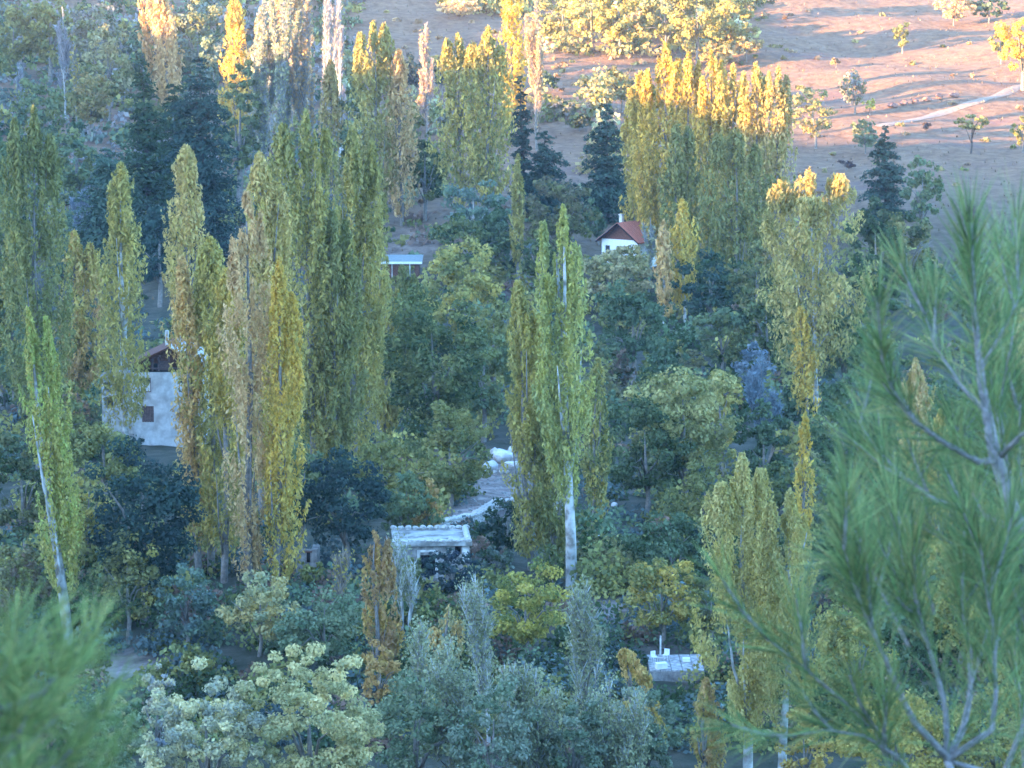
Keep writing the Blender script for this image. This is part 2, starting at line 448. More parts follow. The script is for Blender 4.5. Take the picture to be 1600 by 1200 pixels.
def crown_clumps(Rx, Rz, cz, K, Y, dens, px, topbias=.25, puff=(.12, .24)):
    C = []; O = []; MFc = []
    sz = leaf_size(Y, px)
    cl = []
    K = int(K * 1.7)
    for k in range(K):
        v = rng.normal(size=3); v /= np.linalg.norm(v); v[2] = v[2] * .9 + topbias
        q = rng.uniform(.45, .97)
        cl.append((np.array([v[0] * Rx * q, v[1] * Rx * q, cz + max(v[2], -.75) * Rz * q]), rng.uniform(*puff)))
    tot = sum(r * r for _, r in cl)
    area = Rx * Rz * math.pi
    n = int(area / (sz * sz * .42) * 3.0 * dens)
    for c, r in cl:
        m = max(12, int(n * r * r / tot))
        d = unit(m); d[:, 2] = d[:, 2] * .75 + .38; MFc.append(np.full(m, rng.normal(.5, .3)))
        rr = rng.random(m) ** .28
        p = c + d * rr[:, None] * np.array([r * Rx, r * Rx, r * min(Rz, Rx * 1.3) * .8])
        C.append(p); O.append(d)
    C = np.concatenate(C); O = np.concatenate(O); O /= np.linalg.norm(O, axis=1)[:, None]
    return C, O, sz, np.concatenate(MFc)
def broadleaf(label, b, t, w, ca, cb, K=34, dens=1.0, bark='bark_grey', name='broadleaf_tree', cat='tree', skirt=.03, px=3.4, group=None, gap=0.0, puff=(.14, .26)):
    base, top = frame(*b, *t); Y = base.y; H = (top.z - base.z); Rx = w / 2 / ppm(Y) * 1.06
    e = start(name, label, cat, base, group)
    zb = H * skirt; Rz = (H - zb) / 2 * 1.04; cz = zb + (H - zb) / 2 * .98
    dx = top.x - base.x
    r0 = max(.05, H * .022)
    m = MB(); mid = Vector((dx * .4, 0, H * .45))
    m.tube([(0, 0, -.5), (0, 0, 0), mid * .5 + Vector((.1, 0, 0)), mid, Vector((dx * .8, 0, H * .8))], [r0 * 1.4, r0 * 1.2, r0, r0 * .7, .02], 7)
    m.build('trunk', M[bark], e, True)
    for k in range(5):
        m = MB(); a = rng.uniform(0, 6.28); q = rng.uniform(.45, .8)
        p2 = Vector((dx * .7 + math.cos(a) * Rx * q, math.sin(a) * Rx * q, cz + Rz * rng.uniform(-.2, .6)))
        p0 = mid * rng.uniform(.4, .95)
        m.tube([p0, p0.lerp(p2, .5) + Vector((0, 0, .1 * H)), p2], [r0 * .5, r0 * .32, .015], 5); m.build('limb', M[bark], e, True)
    C, O, sz, MF = crown_clumps(Rx, Rz, cz, K, Y, dens, px, puff=puff)
    C[:, 0] += dx * np.clip(C[:, 2] / H, 0, 1)
    if gap > 0:
        keep = rng.random(len(C)) > gap * (.5 + .5 * np.sin(C[:, 0] * 1.9 + C[:, 2] * 2.3)); C, O, MF = C[keep], O[keep], MF[keep]
    leaves('crown', C, O, sz, ca, cb, e, (0, 0, 0), flat=.62, mixf=MF + rng.normal(0, .18, len(C)))
    return e
def conifer(label, b, t, w, ca, cb, dens=1.0, px=3.4, droop=.18, flat=True, group=None):
    base, top = frame(*b, *t); Y = base.y; H = (top.z - base.z); Rm = w / 2 / ppm(Y)
    e = start('conifer_tree', label, 'conifer', base, group)
    dx = top.x - base.x
    m = MB(); m.tube([(0, 0, -.5), (0, 0, 0), (dx * .5, 0, H * .5), (dx, 0, H * .98)], [H * .02, H * .017, H * .01, .02], 7)
    m.build('trunk', M['bark_dark'], e, True)
    C = []; O = []; sz = leaf_size(Y, px)
    lev = int(max(10, H * 1.5)); m = MB()
    for i in range(lev):
        t = .04 + .94 * (i / (lev - 1)); t = min(.985, t + rng.normal(0, .012)); z = H * t
        rr = Rm * (1 - t) ** .55 * rng.uniform(.6, 1.25) + .12
        nb = 8 if t < .8 else 5
        for k in range(nb):
            a = 2 * math.pi * (k + rng.random() * .8) / nb; L = rr * rng.uniform(.5, 1.15); z = H * t + rng.normal(0, .02) * H; z = min(z, H * .99)
            n = int(max(10, 30 * L / sz * .22 * dens * (1.5 if L > 1 else 1)))
            s = rng.random(n) ** .65
            wd = L * .36 * (1 - .5 * s)
            x = L * s; y = rng.normal(0, 1, n) * wd * .6
            zz = z + L * (.18 * s - droop * s * s * 1.6) + rng.normal(0, .05 * L + .03, n)
            C.append(np.stack([x * math.cos(a) - y * math.sin(a) + dx * t, x * math.sin(a) + y * math.cos(a), zz], 1))
            o = np.tile([math.cos(a) * .3, math.sin(a) * .3, .9], (n, 1)); O.append(o)
            m.tube([(dx * t, 0, z), (dx * t + math.cos(a) * L * .8, math.sin(a) * L * .8, z + L * (.14 - droop))], [.05, .015], 4)
    m.build('bough', M['bark_dark'], e)['kind'] = 'stuff'
    C = np.concatenate(C); O = np.concatenate(O)
    leaves('crown', C, O, sz, ca, cb, e, (0, 0, 0), flat=.62, elong=.5)
    return e
def bare_poplar(label, b, t, w, twig, leafc, nleaf=.25, dens=1.0, crown=.1, bark='bark_grey', r0=None, stems=3, spread=.7, group=None, name='bare_poplar'):
    """nearly leafless: upright stems and twigs, a few leaves left"""
    base, top = frame(*b, *t); Y = base.y; H = (top - base).length; Rm = w / 2 / ppm(Y) * 1.42
    e = start(name, label, 'tree', base, group); ax = top - base
    r0 = r0 or max(.09, H * .008)
    P = trunk_curve(Vector(), ax, 8)
    m = MB(); m.tube([P[0] - Vector((0, 0, .5))] + P, [r0 * 1.3] + [r0 * (1 - i / 7.4) + .015 for i in range(8)], 7); m.build('trunk', M[bark], e, True)
    lines = [(Vector(), Vector(ax))]
    for k in range(stems * 4):
        m = MB(); a = rng.uniform(0, 6.28); t0 = crown + rng.random() * .55; L = rng.uniform(.18, .4)
        p0 = ax * t0; q = Rm * rng.uniform(.3, 1) * spread
        p2 = ax * min(t0 + L, .98) + Vector((math.cos(a) * q, math.sin(a) * q, 0)); p1 = p0.lerp(p2, .35) + Vector((math.cos(a), math.sin(a), 0)) * q * .3
        m.tube([p0, p1, p2], [r0 * .4, r0 * .28, .015], 5); lines.append((p1, p2)); m.build('limb', M[bark], e, True)
    n = int(H * 90 * dens * max(1, Rm))
    li = rng.integers(0, len(lines), n)
    A = np.array([list(l[0]) for l in lines])[li]; B = np.array([list(l[1]) for l in lines])[li]
    s = rng.random(n) ** .8
    s = np.where(li == 0, crown + (1 - crown) * s, s)
    c0 = A + (B - A) * s[:, None]
    L = rng.uniform(.5, 1.5, n) * (.6 + .4 * (1 - s))
    d = unit(n) * .42 + np.array([0, 0, 1.0]); d[:, :2] *= 1 + Rm * .2; d /= np.linalg.norm(d, axis=1)[:, None]
    U = d * L[:, None] / 2
    wv = np.cross(d, unit(n)); wv /= np.linalg.norm(wv, axis=1)[:, None]; wv *= max(.022, .5 / (ppm(Y) * .64) * .5)
    col = np.array(twig)[None] * np.exp(rng.normal(0, .2, n))[:, None]
    quad_mesh('twigs', (c0 + U).astype(np.float32), U, wv, col.astype(np.float32), M['leaf'], e)
    sz = leaf_size(Y, 3.1)
    nl = int(H * Rm * 2 / (sz * sz * .42) * 2.2 * nleaf)
    if nl > 10:
        k = rng.integers(0, n, nl)
        C = c0[k] + U[k] * rng.uniform(0, 2.2, nl)[:, None] + rng.normal(0, .16, (nl, 3))
        leaves('leaves_left', C, unit(nl), sz * .9, leafc, tuple(x * .75 for x in leafc), e, (0, 0, 0), flat=.3)
    return e
def bush(label, b, t, w, ca, cb, **kw):
    kw.setdefault('skirt', .02)
    return broadleaf(label, b, t, w, ca, cb, name='bush', cat='bush', **kw)

# leaf colours
LIME = (.38, .40, .10); YG = (.50, .385, .10); OL = (.29, .255, .08); YE = (.70, .44, .08); GO = (.62, .40, .04)
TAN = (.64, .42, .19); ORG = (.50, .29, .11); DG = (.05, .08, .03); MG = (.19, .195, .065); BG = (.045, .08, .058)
GY = (.30, .31, .31); CR = (.70, .62, .33); TEAL = (.14, .19, .10); BLG = (.15, .20, .23); SAGE = (.35, .35, .19); BRN = (.22, .14, .10)
# ------------------------------------------------------------ buildings
M['slab'] = noise_mat('mottled_slab', (.20, .19, .18), (.48, .46, .43), 3.5, bump=.5)
M['red_rock'] = noise_mat('reddish_rock', (.20, .09, .065), (.36, .20, .15), 1.5, bump=.6)
def pix_len(n, Y): return n / ppm(Y)
def stones(parent, pts, sizes, material, seed=1):
    """irregular stones sharing a few meshes"""
    r = np.random.default_rng(seed); protos = []
    for k in range(5):
        V = []
        for z, q in ((-.42, .7), (0, 1.0), (.4, .66)):
            for i in range(6):
                a = i * math.pi / 3 + .3 * z; u = q * r.uniform(.38, .56); V.append((math.cos(a) * u, math.sin(a) * u, z * r.uniform(.8, 1.15)))
        Fc = [(5, 4, 3, 2, 1, 0), (12, 13, 14, 15, 16, 17)] + [(j * 6 + i, j * 6 + (i + 1) % 6, j * 6 + 6 + (i + 1) % 6, j * 6 + 6 + i) for j in (0, 1) for i in range(6)]
        me = bpy.data.meshes.new('stone'); me.from_pydata(V, [], Fc); me.update(); me.materials.append(material); protos.append(me)
    for p, s in zip(pts, sizes):
        o = bpy.data.objects.new('stone', protos[r.integers(5)]); o.location = p
        o.scale = (s[0], s[1], s[2]); o.rotation_euler = (r.uniform(-.15, .15), r.uniform(-.15, .15), r.uniform(-.4, .4)); COL.objects.link(o)
        o.parent = parent

def left_house():
    b = hit(262, 696); Y = b.y; k = 1 / ppm(Y)
    X = lambda px: (px - 262) * k * 1.0
    Z = lambda py: (696 - py) * k
    e = empty('stone_house', b)
    tag(e, 'tall pale stone house with dark timber gable storey and shuttered window, behind the yellow poplars', 'house')
    x0, x1 = X(207), X(322); D = 6.5
    wins = [(X(217), X(237), Z(611), Z(588)), (X(222), X(241), Z(659), Z(633)), (X(281), X(299), Z(611), Z(588)), (X(281), X(299), Z(659), Z(633))]
    m = MB(); m.wall(x0, x1, -1.5, Z(579), 0, .5, wins)
    m.box(x0, x0 + .45, .5, D, -1.5, Z(579)); m.box(x1 - .45, x1, .5, D, -1.5, Z(579)); m.box(x0 + .45, x1 - .45, D - .45, D, -1.5, Z(579))
    m.build('wall', M['stone'], e)
    m = MB(); m.box(x0 + .02, x1 - .02, .01, D - .01, Z(579) + .003, Z(577)); m.build('floor_beam', M['dark'], e)
    # timber storey: posts, rails and a recessed dark gallery
    pk = X(268); zp = Z(537); ze = Z(566)
    m = MB(); m.wall(x0 + .3, x1 - .3, Z(577) + .01, ze, .9, .12, [(X(236), X(246), Z(576), Z(567)), (X(252), X(263), Z(576), Z(567))]); m.build('gallery_wall', M['timber'], e)
    for px in (212, 226, 240, 250, 266, 283, 300, 318):
        m = MB(); m.box(X(px) - .07, X(px) + .07, .05, .19, Z(577) + .01, ze + (.0 if px in (212, 318) else min(1.2, max(0, (1 - abs(px - 268) / 58) * .8)))); m.build('post', M['timber_red'], e)
    m = MB(); m.box(x0, x1, .2, .28, ze - .45, ze - .33); m.build('rail', M['timber_red'], e)
    m = MB(); m.box(X(251), X(266), .28, .34, Z(576), Z(562)); m.build('door', M['timber_red'], e)
    m = MB(); m.add([(x0, .3, ze), (x1, .3, ze), (pk, .3, zp - .25), (x0, .42, ze), (x1, .42, ze), (pk, .42, zp - .25)], [(0, 1, 2), (5, 4, 3), (0, 3, 4, 1), (1, 4, 5, 2), (2, 5, 3, 0)])
    m.build('gable_board', M['timber'], e)
    ov = .55
    rf = MB(); rf.slab([(x0 - .45, -ov, ze - .22), (pk, -ov, zp), (pk, D + .5, zp), (x0 - .45, D + .5, ze - .22)], .14); left = rf.build('roof', M['timber'], e); left['label'] = 'brown left roof slope'
    rf = MB(); rf.slab([(pk + .003, -ov, zp), (x1 + .45, -ov, ze - .22), (x1 + .45, D + .5, ze - .22), (pk + .003, D + .5, zp)], .14); rr = rf.build('roof', M['tin'], e); rr['label'] = 'pale right roof slope'
    mm = MB(); mm.box(X(255), X(260), 2.5, 3.0, zp - 1.2, Z(519)); ch = mm.build('chimney', M['stone_pale'], left)
    # windows
    for i, w in enumerate(wins):
        if i in (0, 2):
            m = MB(); t = .07
            m.box(w[0], w[1], .12, .2, w[3] - .16, w[3]); m.box(w[0], w[0] + t, .12, .2, w[2] + t, w[3] - .16); m.box(w[1] - t, w[1], .12, .2, w[2] + t, w[3] - .16)
            c = (w[0] + w[1]) / 2; m.box(c - t / 2, c + t / 2, .12, .2, w[2] + t, w[3] - .16); m.box(w[0], w[1], .12, .2, w[2], w[2] + t)
            f = m.build('window', M['timber_red'], e)
            for a, bb in ((w[0] + t, c - t / 2), (c + t / 2, w[1] - t)):
                m = MB(); m.box(a + .01, bb - .01, .15, .17, w[2] + t + .01, w[3] - .45); m.build('curtained_pane', M['white'], f)
                m = MB(); m.box(a + .01, bb - .01, .15, .17, w[3] - .44, w[3] - .17); m.build('pane', M['glass'], f)
        else:
            m = MB(); n = 5; ww = (w[1] - w[0]) / n
            for j in range(n): m.box(w[0] + j * ww + .012, w[0] + (j + 1) * ww - .012, .04, .09, w[2] + .02, w[3] - .02)
            m.box(w[0] + .02, w[1] - .02, .1, .14, w[2] + .25, w[2] + .36); m.box(w[0] + .02, w[1] - .02, .1, .14, w[3] - .36, w[3] - .25)
            m.build('shutter', M['timber_red'], e)
    m = MB(); m.box(x0 + .5, x1 - .5, 3, 3.1, -1, Z(580)); m.build('interior_shade_backing', M['dark'], e)  # added near-black panel, paints the indoor shade behind the windows
    # rough stone annex at the left with dark gaps
    ax0, ax1 = X(156), X(206)
    m = MB(); m.wall(ax0, ax1, -1.6, Z(592), 1.2, .5, [(X(160), X(174), Z(640), Z(622)), (X(180), X(190), Z(632), Z(598)), (X(160), X(170), Z(612), Z(598))])
    m.box(ax0, ax0 + .4, 1.7, 5, -1.6, Z(592)); m.box(ax0 + .41, ax1, 4.6, 5, -1.6, Z(592)); m.build('annex_wall', M['stone_pale'], e)
    m = MB(); m.box(ax0 - .2, ax1, .9, 5.2, Z(592) + .004, Z(589)); m.build('annex_roof', M['stone_grey'], e)
    t = MB(); t.wall(X(196), X(334), -1.9, -.15, -2.2, .4); w = t.build('terrace_wall', M['stone_grey']); w.location = b; tag(w, 'low purplish grey terrace wall at the foot of the tall stone house', 'wall')
left_house()

def back_house():
    b = hit(968, 428); Y = b.y; k = 1 / ppm(Y)
    e = empty('gabled_house', b, R(-36)); tag(e, 'small white house with red tiled roof and dark triangular gable', 'house')
    W = 34 * k; D = 6.0; he = (428 - 374) * k; hp = (428 - 349) * k
    wins = [(-.5, .3, he - 1.9, he - .8), (W - 1.5, W - .9, he - 2.1, he - .9), (-W + .5, -W + 1.2, he - 1.9, he - .8)]
    m = MB(); m.wall(-W, W, -1.5, he, 0, .3, wins); m.box(W - .3, W, .3, D, -1.5, he); m.box(-W, -W + .3, .3, D, -1.5, he); m.box(-W + .3, W - .3, D - .3, D, -1.5, he)
    m.build('wall', M['white'], e)
    m = MB(); m.add([(-W, .15, he), (W, .15, he), (0, .15, hp), (-W, .3, he), (W, .3, he), (0, .3, hp)], [(0, 1, 2), (5, 4, 3), (0, 3, 4, 1), (1, 4, 5, 2), (2, 5, 3, 0)]); m.build('gable_board', M['timber'], e)
    sl = (hp - he) / W
    for s, nm in ((-1, 'left'), (1, 'right')):
        m = MB(); m.slab([(s * .002, -.55, hp + .16), (s * (W + .5), -.55, he - .5 * sl + .16), (s * (W + .5), D + .4, he - .5 * sl + .16), (s * .002, D + .4, hp + .16)], .13)
        rf = m.build('roof', M['tile'], e)
        mm = MB()
        for j in range(22):
            y = -.5 + j * (D + .8) / 22; mm.tube([(s * .1, y, hp + .17 - .1 * sl), (s * (W + .52), y, he - .52 * sl + .17)], [.055, .055], 4)
        mm.build('tile_row', M['tile'], rf)['kind'] = 'stuff'
        mm = MB(); mm.tube([(s * .003, -.6, hp + .02), (s * (W + .5), -.6, he - .5 * sl + .02)], [.1, .1], 4); mm.build('barge_board', M['dark'], rf)
    m = MB(); m.box(-1.2, -.75, 1.6, 2.05, he, hp + .9); m.box(-1.26, -.69, 1.54, 2.11, hp + .903, hp + 1.02); m.build('chimney', M['stone_pale'], e)
    for w in wins:
        m = MB(); m.box(w[0], w[1], .18, .2, w[2], w[3]); f = m.build('window', M['glass'], e)
        m = MB(); m.box(w[0], w[1], .1, .16, (w[2] + w[3]) / 2 - .03, (w[2] + w[3]) / 2 + .03); m.box((w[0] + w[1]) / 2 - .03, (w[0] + w[1]) / 2 + .03, .08, .15, w[2], w[3]); m.build('frame', M['timber'], f)
back_house()

def flat_shed():
    b = hit(650, 908); Y = b.y; k = 1 / ppm(Y)
    X = lambda px: (px - 650) * k
    Z = lambda py: (908 - py) * k
    e = empty('flat_roofed_hut', b, R(4)); tag(e, 'low ruined stone hut with pale flat roof edge and a square dark doorway', 'hut')
    x0, x1 = X(618), X(736); D = 4.2; zt = Z(851)
    holes = [(X(657), X(681), Z(900), Z(866)), (X(712), X(722), Z(866), Z(852.5))]
    m = MB(); m.wall(x0, x1, -1, zt, 0, .4, holes); m.box(x0, x0 + .4, .4, D, -1, zt); m.box(x1 - .4, x1, .4, D, -1, zt); m.box(x0 + .4, x1 - .4, D - .4, D, -1, zt); m.build('wall', M['stone_grey'], e)
    m = MB(); m.box(x0 - .15, x1 + .12, -.18, D + .1, zt + .004, zt + .22); m.build('roof', M['concrete'], e)
    m = MB(); m.box(X(652), X(657) - .004, -.06, .1, Z(903), Z(861)); m.box(X(652), X(684), -.06, .1, Z(861) - .001, Z(861) + .12); m.box(X(681) + .004, X(685), -.05, .1, Z(903), Z(861) - .01); m.build('door_frame', M['stone_pale'], e)
    m = MB(); m.box(X(724), X(735), -.07, -.005, Z(880), zt - .01); m.build('pale_pier', M['stone_pale'], e)
    m = MB(); m.box(x0 + .5, x1 - .5, 1.6, 1.7, -1, zt - .02); m.build('interior_shade_panel', M['dark'], e)  # dark sheet standing in for the shade behind doorway and window
    r = np.random.default_rng(4); pts = []; sz = []
    for j in range(12):
        u = j / 11; pts.append((x0 + .05 + (x1 - x0 - .1) * u + r.uniform(-.08, .08), .04 + r.uniform(-.1, .12), zt + .22 + .07)); sz.append((r.uniform(.35, .75), .42, r.uniform(.14, .34)))
    for j in range(9):
        pts.append((x1 - .1, .5 + j * .42, zt + .33)); sz.append((.4, .44, .26))
    for j in range(11):
        u = j / 10; pts.append((x0 + (x1 - x0) * u, D - .2, zt + .33)); sz.append((.46, .4, r.uniform(.22, .36)))
    stones(e, pts, sz, M['stone_pale'], 3)
flat_shed()

def lilac_wall_piece():
    b = hit(481, 896); k = 1 / ppm(b.y); X = lambda px: (px - 481) * k; Z = lambda py: (896 - py) * k
    e = empty('ruined_wall', b); tag(e, 'fragment of a lilac grey wall with a narrow dark window, right of the yellow poplars', 'ruin')
    m = MB(); m.wall(X(462), X(496), -.8, Z(858), 0, .4, [(X(479), X(485), Z(880), Z(862))]); m.box(X(496) - .4, X(496), .4, 2.6, -.8, Z(862)); m.build('wall', M['stone_grey'], e)
    m = MB(); m.box(X(476), X(488), -.05, .04, Z(862), Z(860)); m.build('lintel', M['timber'], e)
    m = MB(); m.box(X(470), X(490), 1.4, 1.5, -.5, Z(864)); m.build('interior_shade_panel', M['dark'], e)  # dark sheet put behind the window slit, its shade is painted on
lilac_wall_piece()

def low_shed():
    b = hit(625, 440); k = 1 / ppm(b.y); X = lambda px: (px - 625) * k; Z = lambda py: (440 - py) * k
    e = empty('low_shed', b); tag(e, 'long low shed with a thin pale roof edge beside the tall olive poplars', 'shed')
    m = MB(); m.wall(X(580), X(655), -1, Z(411), 0, .3, [(X(628), X(648), -.2, Z(415))]); m.box(X(655) - .3, X(655), .3, 4, -1, Z(411)); m.build('wall', M['timber'], e)
    m = MB(); m.slab([(X(576), -.5, Z(409)), (X(660), -.5, Z(409)), (X(660), 4.5, Z(403)), (X(576), 4.5, Z(403))], .16); rf = m.build('roof', M['teal'], e)
    m = MB(); m.box(X(576), X(660), -.56, -.503, Z(411.5), Z(408)); m.build('fascia', M['white'], rf)
    for px in (612, 640):
        m = MB(); m.box(X(px), X(px) + .12, -.42, -.3, -.6, Z(411.5) - .02); m.build('post', M['stone_pale'], e)
low_shed()

def dry_wall(label, pix, h, seed, thick=.5, size=.4, material='stone_pale'):
    P = [hit(*p) for p in pix]
    e = empty('dry_stone_wall', P[0]); tag(e, label, 'wall'); r = np.random.default_rng(seed)
    pts = []; sz = []
    core = MB()
    for a, b in zip(P, P[1:]):
        L = (b - a).length; n = max(2, int(L / (size * .92)))
        d = (b - a) / n
        q = [a - P[0], b - P[0]]
        nn = Vector((d.y, -d.x, 0)).normalized() * thick * .3
        core.add([q[0] - nn, q[1] - nn, q[1] + nn, q[0] + nn] + [v + Vector((0, 0, h * .85)) for v in (q[0] - nn, q[1] - nn, q[1] + nn, q[0] + nn)], [(0, 1, 2, 3), (7, 6, 5, 4), (0, 4, 5, 1), (1, 5, 6, 2), (2, 6, 7, 3), (3, 7, 4, 0)])
        rows = max(1, int(h / (size * .62)))
        for j in range(rows):
            for i in range(n):
                p = a + d * (i + .5 * (j % 2) + r.uniform(-.1, .1)) - P[0]
                for sgn in ((1, -1) if j == rows - 1 else (1,)):
                    side = Vector((d.y, -d.x, 0)).normalized() * thick * .3 * sgn
                    pts.append(p + side + Vector((0, 0, (j + .45) * h / rows + r.uniform(-.03, .03)))); s = size * r.uniform(.8, 1.25); sz.append((s, s * .9, s * r.uniform(.55, .8)))
    core.build('wall_core', M['stone_grey'], e)
    stones(e, pts, sz, M[material], seed)
dry_wall('pale dry stone wall climbing from the ruined hut towards the clearing', [(682, 833), (742, 820), (776, 798), (818, 796)], .9, 5)
dry_wall('short bright stone wall seen between the two central poplars', [(862, 792), (884, 800)], 1.1, 6, size=.5)
dry_wall('white stone ledge across the top of the purplish clearing', [(766, 742), (806, 741)], .55, 8, size=.6)

def rock(label, px, py, w, h, seed, material='stone', dark=0, name='rock', cat='rock', group=None, sink=.12):
    """faceted weathered boulder; w, h in pixels"""
    b = hit(px, py); k = 1 / ppm(b.y); W = w * k; H = h * k
    r = np.random.default_rng(seed)
    import bmesh
    bm = bmesh.new(); bmesh.ops.create_icosphere(bm, subdivisions=3, radius=.5)
    dirs = r.normal(size=(9, 3)); dirs /= np.linalg.norm(dirs, axis=1)[:, None]; cut = r.uniform(.3, .44, 9)
    for v in bm.verts:
        p = np.array(v.co)
        for d, c in zip(dirs, cut):
            q = p @ d
            if q > c: p = p - d * (q - c) * .85
        n = .06 * math.sin(p[0] * 11 + seed) * math.sin(p[1] * 9 + p[2] * 13)
        p = p * (1 + n)
        v.co = (p[0] * W * 1.15, p[1] * W * .9, (p[2] + .5 - sink) * H * 1.15)
    me = bpy.data.meshes.new(name); bm.to_mesh(me); bm.free(); me.materials.append(M[material])
    o = bpy.data.objects.new(name, me); o.location = b; COL.objects.link(o); tag(o, label, cat, group)
    return o
rock('largest pale rounded boulder at the head of the clearing', 784, 722, 34, 22, 1)
rock('smaller pale boulder resting left of the largest clearing boulder', 766, 738, 22, 20, 2)
rock('flat pale rock jutting right from the head of the clearing', 804, 733, 32, 14, 3)
rock('small lilac stone on top of the clearing boulder heap', 773, 713, 14, 15, 31)
rock('upright narrow stone at the right of the clearing boulder heap', 797, 716, 8, 19, 32)
rock('upper white outcrop rock between the dark bushes and the right poplars', 1103, 806, 30, 22, 4, 'stone_pale')
rock('lower white outcrop slab sloping down to the right poplars', 1118, 824, 34, 18, 5, 'stone_pale')
rock('white block of the upper outcrop, seen left of the tall white-trunked poplar', 872, 772, 15, 20, 6, 'stone_pale')
rock('white stone above the brown patch, close right of the white-trunked poplar', 934, 806, 14, 22, 7, 'stone_pale')
rock('round pale stone at the upper edge of the brown patch', 948, 797, 9, 9, 8)
rock('pale stone at the right upper edge of the brown patch', 960, 793, 9, 9, 9)
rock('pale angular stone in the middle of the brown patch', 937, 848, 12, 12, 10)
rock('flat white stone at the lower left of the brown patch', 947, 864, 12, 8, 11)
rock('whitest small stone at the lower right of the brown patch', 958, 860, 9, 11, 12, 'stone_pale')

def terrace():
    b = hit(1060, 1066); k = 1 / ppm(b.y); X = lambda px: (px - 1060) * k
    h = .55; d = 3.6
    e = empty('stone_terrace', b); tag(e, 'pale grey stone platform in the gap near the bottom, ringed by bushes', 'terrace')
    m = MB(); m.box(X(1014), X(1102), 0, d, -.8, h); m.build('retaining_wall', M['stone_grey'], e)
    r = np.random.default_rng(7); n = 5; q = 4
    me = None
    for i in range(n):
        for j in range(q):
            mm = MB(); w = (X(1102) - X(1014)) / n; dd = d / q
            jx = .02; mm.box(X(1014) + i * w + jx, X(1014) + (i + 1) * w - jx, j * dd + jx, (j + 1) * dd - jx, h + .004, h + .05 + r.uniform(0, .03)); mm.build('paving_stone', M['slab'], e)
    def chair(px, y, rz, label):
        c = empty('garden_chair', (b.x + X(px), b.y + y, b.z + h + .08), rz); tag(c, label, 'chair'); c.scale = (.6, .6, .6)
        m = MB(); m.box(-.24, .24, -.24, .24, .42, .46); m.build('seat', M['white'], c)
        m = MB(); m.box(-.24, .24, .2, .24, .463, .92); m.build('backrest', M['white'], c)
        for sx in (-.2, .2):
            for sy in (-.2, .18):
                m = MB(); m.box(sx - .02, sx + .02, sy - .02, sy + .02, 0, .418); m.build('leg', M['white'], c)
    chair(1024, 1.9, .5, 'small white chair at the left end of the stone platform')
    chair(1044, 2.4, -.4, 'small white chair right of the thin post on the stone platform')
    t = empty('side_table', (b.x + X(1033), b.y + 1.7, b.z + h + .08)); t.scale = (.6, .6, .6); tag(t, 'low bluish white table between the two chairs on the platform', 'table')
    m = MB(); m.box(-.35, .35, -.25, .25, .40, .45); m.build('table_top', M['tin'], t)
    for sx in (-.3, .3):
        for sy in (-.2, .2):
            m = MB(); m.box(sx - .02, sx + .02, sy - .02, sy + .02, 0, .398); m.build('leg', M['tin'], t)
    p = MB(); p.tube([(0, 0, -.1), (0, 0, 1.05)], [.05, .045], 6); o = p.build('post', M['stone_pale']); o.location = (b.x + X(1036), b.y + 3.2, b.z + h + .12); tag(o, 'thin pale post standing at the back of the stone platform', 'post')
    m = MB(); m.box(-.28, .28, -.2, .2, 0, .3); o = m.build('white_crate', M['white']); o.location = (b.x + X(1033), b.y + .4, b.z + h + .085); o.rotation_euler = (0, 0, .3); tag(o, 'white box at the front edge of the stone platform', 'box')
    m = MB(); m.box(-.2, .2, -.14, .14, 0, .2); o = m.build('pale_block', M['white']); o.location = (b.x + X(1076), b.y + 1.9, b.z + h + .085); tag(o, 'small pale block lying on the right half of the stone platform', 'block')
terrace()
def rail_fence():
    a = hit(912, 918); c = hit(985, 920); e = empty('rail_fence', a); tag(e, 'low teal painted rail running behind the grey bare trees and the white trunk', 'fence')
    d = c - a
    for z in (.55, .3):
        m = MB(); m.tube([Vector((0, 0, z)), d * .5 + Vector((0, 0, z + .03)), d + Vector((0, 0, z))], [.05] * 3, 5); m.build('rail', M['teal'], e)
    for i in range(5):
        p = d * (i / 4); m = MB(); m.tube([p - Vector((0, 0, .3)), p + Vector((0, 0, .62))], [.045, .045], 5); m.build('post', M['teal'], e)
rail_fence()

def track():
    pts = [(1372, 199), (1420, 189), (1470, 177), (1530, 158), (1590, 136), (1650, 112)]
    P = [hit(*p) for p in pts]; V = []; Fc = []
    Q = []
    for a, b in zip(P, P[1:]):
        for i in range(8): Q.append(a.lerp(b, i / 8))
    for i, p in enumerate(Q):
        d = (Q[min(i + 1, len(Q) - 1)] - Q[max(i - 1, 0)]); n = Vector((-d.y, d.x, 0)).normalized()
        for s_ in (-1.0, -.45, .45, 1.0):
            v = p + n * (s_ * (1 + .15 * math.sin(i * .9))); V.append((v.x, v.y, float(ground(v.x, v.y)) + (.12 if abs(s_) < 1 else .04)))
    for i in range(len(Q) - 1):
        for j in range(3): Fc.append((i * 4 + j, i * 4 + j + 1, i * 4 + 5 + j, i * 4 + 4 + j))
    o = new_mesh('track', V, Fc, noise_mat('pale_track_dust', (.26, .17, .11), (.38, .27, .19), 1.5, bump=.3), None, True); tag(o, 'pale dusty track climbing across the open slope', kind='structure')
track()
r_ = np.random.default_rng(5)
